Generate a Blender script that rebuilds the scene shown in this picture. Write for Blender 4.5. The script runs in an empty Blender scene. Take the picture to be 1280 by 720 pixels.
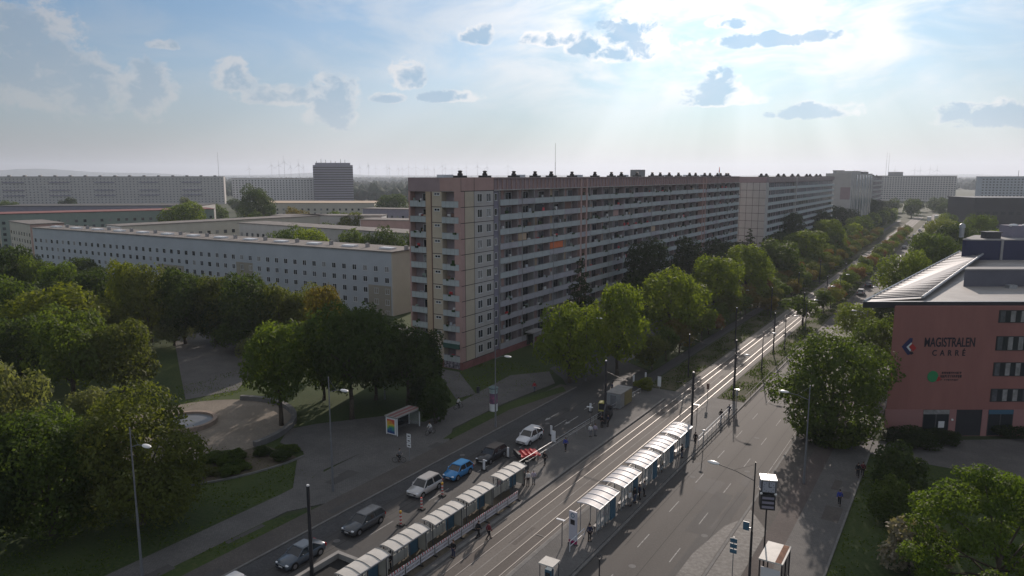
import bpy, bmesh, math, random
import numpy as np
from mathutils import Vector, Matrix, Euler
R = math.radians
random.seed(7)
scene = bpy.context.scene
COL = scene.collection

# ------------------------------------------------------------------ camera model (35 m up, looking along a straight avenue)
F, CAM_H, VX, HY = 900.0, 35.0, 1215.0, 219.0
PITCH = math.atan((360 - HY) / F)
YAW = math.atan2((VX - 640) / F, math.cos(PITCH) + math.sin(PITCH) * (360 - HY) / F)
def ray(x, y):
    cx = (x - 640) / F; cy = -(y - 360) / F
    fwd = math.cos(PITCH) + math.sin(PITCH) * cy; up = -math.sin(PITCH) + math.cos(PITCH) * cy
    return (-math.sin(YAW) * fwd + math.cos(YAW) * cx, math.cos(YAW) * fwd + math.sin(YAW) * cx, up)
def at(x, y, z=0.0):
    r = ray(x, y); t = (z - CAM_H) / r[2]
    return r[0] * t, r[1] * t
def depth(X, Y): return -math.sin(YAW) * X + math.cos(YAW) * Y
def proj_y(X, Y, Z):
    fx = depth(X, Y); uz = Z - CAM_H
    d = math.cos(PITCH) * fx - math.sin(PITCH) * uz; u = math.sin(PITCH) * fx + math.cos(PITCH) * uz
    return 360 - F * u / d
def at_line(x, X, Z=4.0):
    lo, hi = 60., 1500.
    for _ in range(50):
        m = (lo + hi) / 2; fx = depth(X, m); d = math.cos(PITCH) * fx - math.sin(PITCH) * (Z - CAM_H)
        if 640 + F * (math.cos(YAW) * X + math.sin(YAW) * m) / d < x: lo = m
        else: hi = m
    return lo
def height_at(X, Y, ytop):
    lo, hi = 0., 120.
    for _ in range(40):
        m = (lo + hi) / 2
        if proj_y(X, Y, m) > ytop: lo = m
        else: hi = m
    return lo

# ------------------------------------------------------------------ object helpers
def tag(o, label=None, cat=None, group=None, kind=None):
    if label: o['label'] = label
    if cat: o['category'] = cat
    if group: o['group'] = group
    if kind: o['kind'] = kind
    return o
def thing(name, loc, label, cat, group=None, rz=0.0):
    o = bpy.data.objects.new(name, None); COL.objects.link(o)
    o.location = loc; o.rotation_euler = (0, 0, rz); o.empty_display_size = 0.3
    return tag(o, label, cat, group)
def kids(o): return [c for c in bpy.data.objects if c.parent == o]
def link(name, me, parent=None, loc=None):
    o = bpy.data.objects.new(name, me); COL.objects.link(o)
    if parent: o.parent = parent
    if loc is not None: o.location = loc
    return o
PARTS = {}
def copy_tree(o, parent=None, children=None):
    c = o.copy(); COL.objects.link(c); c.parent = parent
    for ch in (o.children): copy_tree(ch, c)
    return c

class MB:
    def __init__(s): s.v = []; s.f = []; s.m = []
    def add(s, vs, fs, m=0):
        b = len(s.v); s.v += [tuple(v) for v in vs]
        for f in fs: s.f.append(tuple(b + i for i in f)); s.m.append(m)
    def box(s, x0, x1, y0, y1, z0, z1, m=0):
        s.add([(x0,y0,z0),(x1,y0,z0),(x1,y1,z0),(x0,y1,z0),(x0,y0,z1),(x1,y0,z1),(x1,y1,z1),(x0,y1,z1)],
              [(0,3,2,1),(4,5,6,7),(0,1,5,4),(1,2,6,5),(2,3,7,6),(3,0,4,7)], m)
    def cbox(s, c, d, m=0): s.box(c[0]-d[0]/2, c[0]+d[0]/2, c[1]-d[1]/2, c[1]+d[1]/2, c[2]-d[2]/2, c[2]+d[2]/2, m)
    def prism(s, poly, z0, z1, m=0):
        n = len(poly)
        a = sum(poly[i][0]*poly[(i+1)%n][1]-poly[(i+1)%n][0]*poly[i][1] for i in range(n))
        if a < 0: poly = poly[::-1]
        zz0 = z0 if hasattr(z0,'__len__') else [z0]*n; zz1 = z1 if hasattr(z1,'__len__') else [z1]*n
        s.add([(p[0],p[1],zz0[i]) for i,p in enumerate(poly)]+[(p[0],p[1],zz1[i]) for i,p in enumerate(poly)],
              [tuple(range(n-1,-1,-1)), tuple(range(n,2*n))]+[(i,(i+1)%n,n+(i+1)%n,n+i) for i in range(n)], m)
    def quad(s, a, b, c, d, m=0): s.add([a,b,c,d], [(0,1,2,3)], m)
    def rod(s, p0, p1, r0, r1=None, n=8, m=0, cap=True):
        r1 = r0 if r1 is None else r1
        a = Vector(p0); b = Vector(p1); d = (b-a)
        if d.length < 1e-6: return
        d.normalize(); u = d.orthogonal().normalized(); w = d.cross(u)
        vs = []
        for c, r in ((a,r0),(b,r1)):
            for i in range(n):
                t = 2*math.pi*i/n; vs.append(c + (u*math.cos(t)+w*math.sin(t))*r)
        fs = [(i,(i+1)%n,n+(i+1)%n,n+i) for i in range(n)]
        if cap: fs += [tuple(range(n-1,-1,-1)), tuple(range(n,2*n))]
        s.add(vs, fs, m)
    def path(s, pts, r, n=6, m=0):
        for i in range(len(pts)-1):
            r0 = r[i] if hasattr(r,'__len__') else r; r1 = r[i+1] if hasattr(r,'__len__') else r
            s.rod(pts[i], pts[i+1], r0, r1, n, m)
    def lathe(s, prof, n=16, m=0, c=(0,0,0)):
        vs = []; k = len(prof)
        for r, z in prof:
            for i in range(n):
                t = 2*math.pi*i/n; vs.append((c[0]+r*math.cos(t), c[1]+r*math.sin(t), c[2]+z))
        fs = [(j*n+i, j*n+(i+1)%n, (j+1)*n+(i+1)%n, (j+1)*n+i) for j in range(k-1) for i in range(n)]
        fs += [tuple(range(n-1,-1,-1)), tuple((k-1)*n+i for i in range(n))]
        s.add(vs, fs, m)
    def ell(s, c, r, n=10, k=6, m=0):
        prof = [(max(1e-3,math.sin(math.pi*j/k)), -math.cos(math.pi*j/k)) for j in range(k+1)]
        b = len(s.v); s.lathe(prof, n, m)
        for i in range(b, len(s.v)):
            v = s.v[i]; s.v[i] = (c[0]+v[0]*r[0], c[1]+v[1]*r[1], c[2]+v[2]*r[2])
    def mesh(s, name, mats, smooth=False):
        me = bpy.data.meshes.new(name); me.from_pydata(s.v, [], s.f)
        for m in (mats if isinstance(mats,(list,tuple)) else [mats]): me.materials.append(m)
        me.polygons.foreach_set('material_index', s.m)
        if smooth: me.polygons.foreach_set('use_smooth', [True]*len(s.f))
        me.update(); return me
    def build(s, name, mats, parent=None, loc=None, smooth=False):
        return link(name, s.mesh(name, mats, smooth), parent, loc)

# ------------------------------------------------------------------ materials
def mat(name, col, rough=0.8, var=0.0, scale=1.0, metal=0.0, spec=0.3, col2=None, detail=4, bump=0.0, stretch=(1,1,1), coat=0.0):
    m = bpy.data.materials.new(name); m.use_nodes = True
    nt = m.node_tree; N = nt.nodes; L = nt.links
    b = N['Principled BSDF']; b.inputs['Base Color'].default_value = (*col,1); b.inputs['Roughness'].default_value = rough
    b.inputs['Metallic'].default_value = metal; b.inputs['Specular IOR Level'].default_value = spec
    if coat: b.inputs['Coat Weight'].default_value = coat; b.inputs['Coat Roughness'].default_value = 0.05
    if var or col2 or bump:
        tc = N.new('ShaderNodeTexCoord'); mp = N.new('ShaderNodeMapping'); mp.inputs['Scale'].default_value = [scale*s for s in stretch]
        L.new(tc.outputs['Object'], mp.inputs[0])
        nz = N.new('ShaderNodeTexNoise'); nz.inputs['Scale'].default_value = 1.0; nz.inputs['Detail'].default_value = detail; nz.inputs['Roughness'].default_value = 0.65
        L.new(mp.outputs[0], nz.inputs['Vector'])
        rp = N.new('ShaderNodeValToRGB'); rp.color_ramp.elements[0].position = 0.3; rp.color_ramp.elements[1].position = 0.7
        c2 = col2 or tuple(min(1,c*(1+var)) for c in col); c1 = col if col2 else tuple(c*(1-var) for c in col)
        rp.color_ramp.elements[0].color = (*c1,1); rp.color_ramp.elements[1].color = (*c2,1)
        L.new(nz.outputs['Fac'], rp.inputs[0]); L.new(rp.outputs[0], b.inputs['Base Color'])
        if bump:
            bp = N.new('ShaderNodeBump'); bp.inputs['Strength'].default_value = bump; bp.inputs['Distance'].default_value = 0.05
            L.new(nz.outputs['Fac'], bp.inputs['Height']); L.new(bp.outputs[0], b.inputs['Normal'])
    return m
def two_scale(name, ca, cb, cc, s1, s2, rough=0.9, spec=0.25, stretch=(1,1,1), crack=None):
    """ground surface: a broad patchy mix of two colours, a fine grain of a third, optional dark seams"""
    m = bpy.data.materials.new(name); m.use_nodes = True
    nt = m.node_tree; N = nt.nodes; L = nt.links; b = N['Principled BSDF']
    b.inputs['Roughness'].default_value = rough; b.inputs['Specular IOR Level'].default_value = spec
    tc = N.new('ShaderNodeTexCoord'); mp = N.new('ShaderNodeMapping'); mp.inputs['Scale'].default_value = stretch
    L.new(tc.outputs['Object'], mp.inputs[0])
    n1 = N.new('ShaderNodeTexNoise'); n1.inputs['Scale'].default_value = s1; n1.inputs['Detail'].default_value = 5
    n2 = N.new('ShaderNodeTexNoise'); n2.inputs['Scale'].default_value = s2; n2.inputs['Detail'].default_value = 3
    L.new(mp.outputs[0], n1.inputs['Vector']); L.new(tc.outputs['Object'], n2.inputs['Vector'])
    r1 = N.new('ShaderNodeValToRGB'); r1.color_ramp.elements[0].position = .35; r1.color_ramp.elements[1].position = .65
    r1.color_ramp.elements[0].color = (*ca,1); r1.color_ramp.elements[1].color = (*cb,1)
    L.new(n1.outputs['Fac'], r1.inputs[0])
    r2 = N.new('ShaderNodeValToRGB'); r2.color_ramp.elements[0].position = .42; r2.color_ramp.elements[1].position = .75
    r2.color_ramp.elements[0].color = (0,0,0,1); r2.color_ramp.elements[1].color = (.75,.75,.75,1)
    L.new(n2.outputs['Fac'], r2.inputs[0])
    mx = N.new('ShaderNodeMix'); mx.data_type = 'RGBA'; L.new(r2.outputs[0], mx.inputs[0]); L.new(r1.outputs[0], mx.inputs[6]); mx.inputs[7].default_value = (*cc,1)
    out = mx.outputs[2]
    if crack:
        vo = N.new('ShaderNodeTexBrick'); vo.inputs['Scale'].default_value = crack[0]; vo.inputs['Color1'].default_value=(1,1,1,1); vo.inputs['Color2'].default_value=(crack[2],)*3+(1,)
        vo.inputs['Mortar'].default_value=(crack[1],)*3+(1,); vo.inputs['Mortar Size'].default_value=0.03
        L.new(tc.outputs['Object'], vo.inputs['Vector'])
        m2 = N.new('ShaderNodeMix'); m2.data_type='RGBA'; m2.blend_type='MULTIPLY'; m2.inputs[0].default_value=1; L.new(out, m2.inputs[6]); L.new(vo.outputs[0], m2.inputs[7]); out = m2.outputs[2]
    L.new(out, b.inputs['Base Color'])
    bp = N.new('ShaderNodeBump'); bp.inputs['Strength'].default_value = .25; bp.inputs['Distance'].default_value = .03
    L.new(n2.outputs['Fac'], bp.inputs['Height']); L.new(bp.outputs[0], b.inputs['Normal'])
    return m
def leaf_mat(name, c1, c2, c3, trans=0.46):
    m = bpy.data.materials.new(name); m.use_nodes = True
    nt = m.node_tree; N = nt.nodes; L = nt.links; N.remove(N['Principled BSDF'])
    a = N.new('ShaderNodeAttribute'); a.attribute_name = 'tint'
    oi = N.new('ShaderNodeObjectInfo')
    ad = N.new('ShaderNodeMath'); ad.operation = 'MULTIPLY_ADD'; ad.inputs[1].default_value = .35; L.new(oi.outputs['Random'], ad.inputs[0])
    ml = N.new('ShaderNodeMath'); ml.operation='MULTIPLY'; ml.inputs[1].default_value=.65; L.new(a.outputs['Fac'], ml.inputs[0]); L.new(ml.outputs[0], ad.inputs[2])
    rp = N.new('ShaderNodeValToRGB'); rp.color_ramp.elements[0].color = (*c1,1); rp.color_ramp.elements[1].color = (*c3,1)
    e = rp.color_ramp.elements.new(.5); e.color = (*c2,1)
    L.new(ad.outputs[0], rp.inputs[0])
    d = N.new('ShaderNodeBsdfPrincipled'); d.inputs['Roughness'].default_value = .65; d.inputs['Specular IOR Level'].default_value = .15
    t = N.new('ShaderNodeBsdfTranslucent')
    L.new(rp.outputs[0], d.inputs['Base Color'])
    hs = N.new('ShaderNodeMix'); hs.data_type='RGBA'; hs.blend_type='MULTIPLY'; hs.inputs[0].default_value=1; hs.inputs[7].default_value=(1.9,1.9,.8,1)
    L.new(rp.outputs[0], hs.inputs[6]); L.new(hs.outputs[2], t.inputs['Color'])
    mx = N.new('ShaderNodeMixShader'); mx.inputs[0].default_value = trans
    L.new(d.outputs[0], mx.inputs[1]); L.new(t.outputs[0], mx.inputs[2]); L.new(mx.outputs[0], N['Material Output'].inputs[0])
    return m
def glass(name, col=(.02,.025,.03), rough=.08):
    return mat(name, col, rough=rough, spec=.7)
def stripes(name, ca, cb, period, axis='Z', duty=.5, rough=.5):
    m = bpy.data.materials.new(name); m.use_nodes = True
    nt = m.node_tree; N = nt.nodes; L = nt.links; b = N['Principled BSDF']; b.inputs['Roughness'].default_value = rough
    tc = N.new('ShaderNodeTexCoord'); sp = N.new('ShaderNodeSeparateXYZ'); L.new(tc.outputs['Object'], sp.inputs[0])
    d = N.new('ShaderNodeMath'); d.operation='DIVIDE'; d.inputs[1].default_value = period; L.new(sp.outputs[axis], d.inputs[0])
    f = N.new('ShaderNodeMath'); f.operation='FRACT'; L.new(d.outputs[0], f.inputs[0])
    g = N.new('ShaderNodeMath'); g.operation='GREATER_THAN'; g.inputs[1].default_value = duty; L.new(f.outputs[0], g.inputs[0])
    mx = N.new('ShaderNodeMix'); mx.data_type='RGBA'; mx.inputs[6].default_value=(*ca,1); mx.inputs[7].default_value=(*cb,1)
    L.new(g.outputs[0], mx.inputs[0]); L.new(mx.outputs[2], b.inputs['Base Color'])
    return m
M = {}
M['grass'] = two_scale('grass_ground', (.028,.050,.012), (.050,.074,.018), (.075,.085,.03), .12, 3.0, .95)
M['verge'] = two_scale('rough_verge', (.050,.058,.020), (.095,.080,.050), (.055,.06,.025), .5, 3.0, .95)
M['field'] = two_scale('field_ground', (.035,.050,.022), (.062,.072,.034), (.03,.045,.02), .004, .03, .95)
M['asphalt'] = two_scale('asphalt', (.046,.045,.046), (.066,.064,.062), (.082,.08,.078), .35, 6.0, .8, .35, (1,.05,1))
M['asphalt_old'] = two_scale('asphalt_worn', (.056,.051,.047), (.082,.075,.068), (.098,.09,.083), .42, 6.0, .82, .3, (1,.045,1))
M['pave'] = two_scale('paving', (.125,.12,.115), (.165,.158,.15), (.10,.097,.094), .3, 5.0, .85, .3, crack=(1.6,.62,.86))
M['pave_brown'] = two_scale('paving_brown', (.105,.094,.085), (.135,.12,.108), (.085,.08,.075), .35, 6.0, .9, .25, crack=(2.2,.65,.82))
M['cobble'] = two_scale('cobble_setts', (.075,.072,.067), (.12,.114,.106), (.26,.25,.235), .5, 2.5, .75, .4, crack=(3.0,.45,.6))
M['sett_dark'] = two_scale('dark_setts', (.06,.06,.064), (.085,.085,.088), (.11,.11,.11), .5, 3.5, .8, .35, crack=(3.0,.5,.65))
M['cycle'] = two_scale('red_paving', (.115,.095,.088), (.145,.12,.11), (.10,.088,.082), .3, 6.0, .9, .25, crack=(2.2,.65,.85))
M['bed'] = two_scale('track_concrete', (.135,.120,.106), (.175,.156,.138), (.11,.10,.09), .12, 5.0, .85, .3, (1,.15,1))
M['bed2'] = two_scale('track_groove', (.10,.086,.076), (.125,.108,.096), (.08,.07,.062), .2, 5.0, .85, .3, (1,.1,1))
M['sand'] = two_scale('plaza_gravel', (.20,.172,.14), (.26,.225,.185), (.16,.14,.115), .22, 4.0, .95, .2)
M['dirt'] = two_scale('dirt', (.09,.075,.055), (.13,.11,.08), (.06,.055,.04), .4, 4.0, .95, .2)
M['kerb'] = mat('kerb_stone', (.165,.16,.152), .85, .2, 1.5)
M['concrete'] = mat('concrete', (.27,.26,.245), .85, .18, .8)
M['conc_dark'] = mat('concrete_dark', (.15,.145,.14), .85, .2, .8)
M['paint'] = mat('road_paint', (.12,.115,.11), .8, col2=(.46,.45,.43), scale=2.2)
M['rail'] = mat('steel_rail', (.27,.255,.24), .55, metal=.6)
M['steel'] = mat('galvanised', (.36,.37,.38), .45, .12, 3, metal=.6)
M['white_metal'] = mat('white_metal', (.72,.73,.74), .4, .05, 2)
M['black_metal'] = mat('black_metal', (.028,.028,.032), .5, .2, 2)
M['dark_grey'] = mat('dark_grey_metal', (.07,.07,.078), .5, .2, 2)
M['pole_grey'] = mat('lamp_pole_grey', (.16,.165,.175), .5, .15, 2)
M['lamp_head'] = mat('lamp_head_white', (.78,.77,.74), .3, spec=.6)
M['glass'] = glass('dark_glass')
M['glass_blue'] = mat('blue_glass', (.05,.12,.18), .12, spec=.7)
M['pane_curtain'] = mat('curtained_pane', (.26,.255,.25), .25, .35, 1.2, spec=.6)
M['pane_mid'] = mat('mid_grey_pane', (.09,.095,.105), .12, .4, 1.2, spec=.7)  # mid grey glass tone, varied by noise
M['frame_white'] = mat('window_frame_white', (.62,.62,.62), .5)
M['rubber'] = mat('rubber', (.018,.018,.018), .85)
M['alloy'] = mat('alloy_rim', (.42,.42,.44), .35, metal=.8)
M['red'] = mat('red_paint', (.55,.035,.045), .45, spec=.5)
M['head_light'] = mat('headlight_lens', (.75,.78,.8), .08, spec=.9)
M['tail_light'] = mat('tail_light_lens', (.42,.015,.015), .2, spec=.7)
M['bark'] = mat('bark', (.075,.06,.045), .95, .35, 4, bump=.3)
SKY_STR=.065; DUST=.4; SKY_TINT=(.58,1.03,1.36); HAZE=.00011; EXPO=0.18; SUN_E=3.8; REAR_FILL=.48
# ------------------------------------------------------------------ the ground, roads, pavements
def sheet(name, poly, z, m, kind='structure', thick=None):
    mb = MB()
    if thick: mb.prism([(p[0],p[1]) for p in poly], z-thick, z)
    else:
        n=len(poly); a=sum(poly[i][0]*poly[(i+1)%n][1]-poly[(i+1)%n][0]*poly[i][1] for i in range(n))
        if a<0: poly=poly[::-1]
        mb.add([(p[0],p[1],z) for p in poly],[tuple(range(n))])
    return tag(mb.build(name, m), kind=kind)
def rect(x0,x1,y0,y1): return [(x0,y0),(x1,y0),(x1,y1),(x0,y1)]
def px(pts, z=0): return [at(x,y,z) for x,y in pts]
G = MB()
nr = 64; rad = 15000
G.add([(rad*math.cos(2*math.pi*i/nr), rad*math.sin(2*math.pi*i/nr), 0) for i in range(nr)], [tuple(range(nr))])
tag(G.build('ground', M['field']), kind='structure')
sheet('park_lawn', rect(-330,-62,-20,300), .006, M['grass'])
sheet('lawn', rect(-8.2,60,-10,98), .02, M['grass'])
sheet('lawn', [(-75,88),(-58.6,88),(-58.6,104),(-63.2,110),(-63.2,300),(-75,300)], .02, M['grass'])
sheet('road', rect(-52.8,-43.4,-25,118), .012, M['asphalt'])
sheet('cycle_path', rect(-45.8,-43.6,117.9,640), .012, M['asphalt'])
sheet('median_verge', [(-52.4,124),(-45.9,120),(-45.9,640),(-53.6,640)], .06, M['grass'], thick=.06)
sheet('kerb', [(-53.9,126),(-52.4,124),(-53.6,640),(-53.9,640)], .1, M['kerb'], thick=.1)
sheet('road', rect(-26.8,-17.2,-25,760), .012, M['asphalt_old'])
sheet('road', rect(-62.6,-54.0,124,690), .014, M['asphalt'])
sheet('road', [(-62.6,112),(-57.5,107.5),(-52.7,101.5),(-46.7,117),(-46.7,120),(-52.3,124),(-54.0,127),(-62.6,127)], .018, M['asphalt'])
sheet('tram_bed', rect(-38.2,-31.4,-25,700), .022, M['bed'])
for x0,x1 in ((-36.72,-35.68),(-33.44,-32.40)):
    sheet('track_strip', rect(x0,x1,-25,700), .026, M['bed2'])
rb = MB()
for xc in (-36.76,-35.64,-33.48,-32.36):
    rb.box(xc-.04,xc+.04,-25,700,.02,.055)
tag(rb.build('tram_rails', M['rail']), kind='structure')
# platforms
sheet('platform', rect(-43.1,-38.3,20,105.5), .22, M['pave'], thick=.22)
sheet('platform', rect(-31.3,-27.0,44,106.5), .24, M['pave'], thick=.24)
sheet('kerb', rect(-38.3,-37.95,20,105.5), .235, M['kerb'], thick=.235)
sheet('kerb', rect(-31.65,-31.3,44,106.5), .255, M['kerb'], thick=.255)
sheet('kerb', rect(-27.0,-26.72,44,160), .14, M['kerb'], thick=.14)
sheet('kerb', rect(-43.4,-43.1,-20,112), .23, M['kerb'], thick=.23)
sheet('crossing_pavement', rect(-43.1,-26.9,105.7,110.5), .034, M['pave'])
# medians with rough grass beyond the platforms
sheet('median_verge', rect(-43.2,-38.4,111,640), .05, M['verge'], thick=.05)
sheet('median_verge', rect(-31.2,-27.0,110.6,640), .05, M['verge'], thick=.05)
sheet('median_verge', rect(-31.2,-27.2,-20,43.6), .05, M['grass'], thick=.05)
# right side: kerb, parking setts, cycle path, pavement
sheet('kerb', rect(-17.2,-16.95,-20,700), .12, M['kerb'], thick=.12)
sheet('parking_bay', rect(-16.95,-14.2,-20,420), .10, M['pave_brown'], thick=.1)
sheet('cycle_path', rect(-14.2,-12.2,-20,420), .115, M['cycle'], thick=.115)
sheet('pavement', rect(-12.2,-8.2,-20,420), .125, M['pave'], thick=.125)
sheet('kerb', rect(-8.2,-8.0,-20,98), .15, M['kerb'], thick=.15)
sheet('forecourt', [(-8.2,98.0),(60,98.0),(60,150),(-8.2,103)], .04, M['pave'])
sheet('sett_patch', [(-19.3,40),(-17.3,40),(-17.3,71),(-18.2,69),(-19.2,62)], .020, M['cobble'])
sheet('sett_patch', [(-16.9,40),(-14.3,40),(-14.3,70),(-16.9,74)], .108, M['cobble'])
sheet('road', rect(-17,40,420,445), .016, M['asphalt'])
# left side
sheet('kerb', rect(-53.05,-52.8,-20,104), .12, M['kerb'], thick=.12)
sheet('pavement', rect(-56.0,-53.05,-20,104), .11, M['pave_brown'], thick=.11)
sheet('footpath', [(-61.6,-20),(-58.0,-20),(-58.0,47.5),(-56.0,51),(-56.0,73),(-58.4,77),(-58.4,90),(-57.0,104),(-61.5,110),(-66,104),(-65,92),(-63.5,78),(-62.6,60),(-61.8,50)], .10, M['pave'], thick=.1)
sheet('verge', [(-58.0,-20),(-56.0,-20),(-56.0,49),(-56.6,48),(-58.0,45)], .115, M['grass'], thick=.1)
sheet('verge', [(-57.0,73),(-56.0,74),(-56.0,88),(-53.3,101),(-55,103),(-57.6,92),(-58.4,82)], .118, M['grass'], thick=.1)
sheet('sett_strip', rect(-52.75,-50.6,-20,100), .018, M['sett_dark'])
sheet('footpath', [(-62.8,55),(-62.8,77),(-70,76),(-76,68),(-77.5,64.5),(-74.5,60.5),(-69.5,60)], .09, M['pave'])
sheet('footpath', px([(372,572),(398,562),(405,592),(366,612)]), .088, M['pave'])
sheet('footpath', [(-65,92),(-75,101),(-86,101),(-86,98),(-76,97),(-66,88)], .094, M['pave'])
sheet('footpath', px([(217,420),(330,405),(330,450),(296,488),(232,500),(226,470)]), .05, M['pave'])
sheet('courtyard', rect(-128,-90,104,126), .04, M['asphalt'])
sheet('dirt_patch', [(-42.9,38),(-38.6,38),(-38.6,62),(-42.9,66)], .228, M['dirt'])
# round plaza with fountain
PC = (-88.6, 58.6)
def ring(c, r0, r1, a0, a1, n=40): 
    o=[(c[0]+r1*math.cos(R(a0+(a1-a0)*i/n)), c[1]+r1*math.sin(R(a0+(a1-a0)*i/n))) for i in range(n+1)]
    q=[(c[0]+r0*math.cos(R(a0+(a1-a0)*i/n)), c[1]+r0*math.sin(R(a0+(a1-a0)*i/n))) for i in range(n+1)]
    return o,q
sheet('plaza', [(PC[0]+12.6*math.cos(t*math.pi/32), PC[1]+12.6*math.sin(t*math.pi/32)) for t in range(64)], .07, M['sand'])
def arc_mb(c, r0, r1, a0, a1, z0, z1, n=48, m=0):
    mb=MB(); o,q=ring(c,r0,r1,a0,a1,n); k=n+1
    mb.add([(p[0],p[1],z0) for p in q]+[(p[0],p[1],z0) for p in o]+[(p[0],p[1],z1) for p in q]+[(p[0],p[1],z1) for p in o],
      [f for i in range(n) for f in ((2*k+i,3*k+i,3*k+i+1,2*k+i+1),(k+i,k+i+1,3*k+i+1,3*k+i),(i+1,i,2*k+i,2*k+i+1))]+[(0,k,3*k,2*k),(n,2*k+n,3*k+n,k+n)], m)
    return mb
w = arc_mb(PC,12.2,12.9,-4,118,0,.75).build('seat_wall', M['conc_dark']); tag(w,'low curved stone wall edging the round gravel plaza','wall')
w = arc_mb(PC,20.3,20.55,-62,1,0,.2).build('border_kerb', M['kerb']); tag(w,'pale curved kerb edging the planted bed below the round plaza','kerb')
sheet('planting_bed', [(PC[0]+r*math.cos(R(a)),PC[1]+r*math.sin(R(a))) for r,aa in ((20.25,range(-46,2,3)),(12.65,range(1,-47,-3))) for a in aa], .078, M['dirt'])
fb = thing('fountain', (-91.6,58.3,.07), 'round stone fountain basin with pale still water on the gravel plaza', 'fountain')
arc_mb((0,0),3.6,4.15,0,360,0,.6,64).build('basin_rim', mat('sandstone',(.30,.235,.19),.85,.2,1.5), fb)
t = MB(); t.lathe([(3.6,0),(3.6,.3)],48); t.build('water', mat('basin_water',(.15,.155,.16),.35,spec=.4), fb)
# painted markings
pm = MB(); PZ=.019
def dash(x,y0,y1,w=.13,z=PZ): pm.quad((x-w/2,y0,z),(x+w/2,y0,z),(x+w/2,y1,z),(x-w/2,y1,z))
y=26
while y<640:
    dash(-24.0,y,y+3.0,.10); dash(-20.5,y-1,y+2.0,.10); y+=8.6
y=30
while y<640:
    if y<100: dash(-47.2+.012*(y-48),y,y+3.6,.12)
    y+=9.2
dash(-43.75,-20,100,.08); dash(-17.6,80,640,.07)
for ax in (-49.2,-46.0):  # turn arrows
    pm.quad((ax-.08,88,PZ),(ax+.08,88,PZ),(ax+.08,91,PZ),(ax-.08,91,PZ)); pm.add([(ax-.35,88,PZ),(ax,86.8,PZ),(ax+.35,88,PZ)],[(0,1,2)])
tag(pm.build('road_markings', M['paint']), kind='structure')
tm = MB()
for y0 in (57.3,66): tm.quad((-33.4,y0,.058),(-32.4,y0,.058),(-32.4,y0+.12,.058),(-33.4,y0+.12,.058))
for xx in (-37.75,-34.6,-31.9): tm.quad((xx-.06,-20,.03),(xx+.06,-20,.03),(xx+.06,640,.03),(xx-.06,640,.03))
tag(tm.build('track_markings', mat('worn_line',(.22,.205,.19),.8,.3,1)), kind='structure')
pr_=random.Random(31)
def patches(name,x0,x1,y0,y1,n,m,z,wl,ll):
    mb=MB(); zz=z
    for i in range(n):
        x=pr_.uniform(x0,x1-wl[0]); y=y0+(y1-y0)*pr_.random()**1.6; w_=min(pr_.uniform(*wl),x1-x); l=pr_.uniform(*ll); zz+=.00005
        mb.add([(x,y,zz),(x+w_,y+pr_.uniform(-.1,.1),zz),(x+w_+pr_.uniform(-.06,.06),y+l,zz),(x+pr_.uniform(-.06,.06),y+l,zz)],[(0,1,2,3)])
    return tag(mb.build(name,m),kind='structure')
PA=two_scale('asphalt_repair_dark',(.040,.039,.040),(.052,.05,.05),(.065,.063,.06),.4,7.0,.8,.35)
PB=two_scale('asphalt_repair_pale',(.075,.071,.068),(.092,.088,.083),(.06,.058,.056),.4,7.0,.85,.3)
patches('asphalt_repairs',-26.4,-17.5,30,260,26,PA,.0135,(.6,2.6),(1.0,14)); patches('asphalt_repairs',-26.4,-17.5,30,260,18,PB,.0155,(.4,2.2),(1.5,18))
patches('asphalt_repairs',-52.4,-43.6,28,110,16,PA,.0135,(.6,2.4),(1,9)); patches('asphalt_repairs',-52.4,-43.6,28,110,10,PB,.0155,(.5,2.2),(1.5,12))
patches('paving_repairs',-12.0,-8.4,40,120,9,M['pave_brown'],.1262,(.5,1.8),(.8,5)); patches('paving_repairs',-61,-53.4,20,70,8,PB,.1262,(.5,1.5),(.8,5))
patches('track_repairs',-35.4,-33.7,30,240,16,M['bed2'],.0241,(.5,1.6),(1,7)); patches('track_repairs',-32.2,-31.7,30,240,8,PB,.0241,(.2,.5),(1,7))
def seam(x,y0,y1,z,w_=.05): 
    mb=MB(); n=14
    pts=[(x+pr_.uniform(-.06,.06),y0+(y1-y0)*i/n) for i in range(n+1)]
    for (xa,ya),(xb,yb) in zip(pts,pts[1:]): mb.add([(xa-w_/2,ya,z),(xa+w_/2,ya,z),(xb+w_/2,yb,z),(xb-w_/2,yb,z)],[(0,1,2,3)])
    tag(mb.build('tar_seam',M['rubber']),kind='structure')
seam(-22.2,30,140,.0175); seam(-18.8,45,120,.0175,.04); seam(-25.2,60,150,.0175,.04); seam(-48.4,25,100,.0175); seam(-50.4,30,90,.0175,.04)
mh=MB()
for x,y in ((-23.1,57),(-19.3,66),(-24.8,79),(-21.6,96),(-46.2,58),(-49.1,46),(-51.6,70),(-48.3,86),(-19.8,84)):
    mh.add([(x+.34*math.cos(t*math.pi/8),y+.34*math.sin(t*math.pi/8),.0186) for t in range(16)],[tuple(range(16))])
tag(mh.build('manhole_covers',M['conc_dark']),kind='structure')
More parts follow.
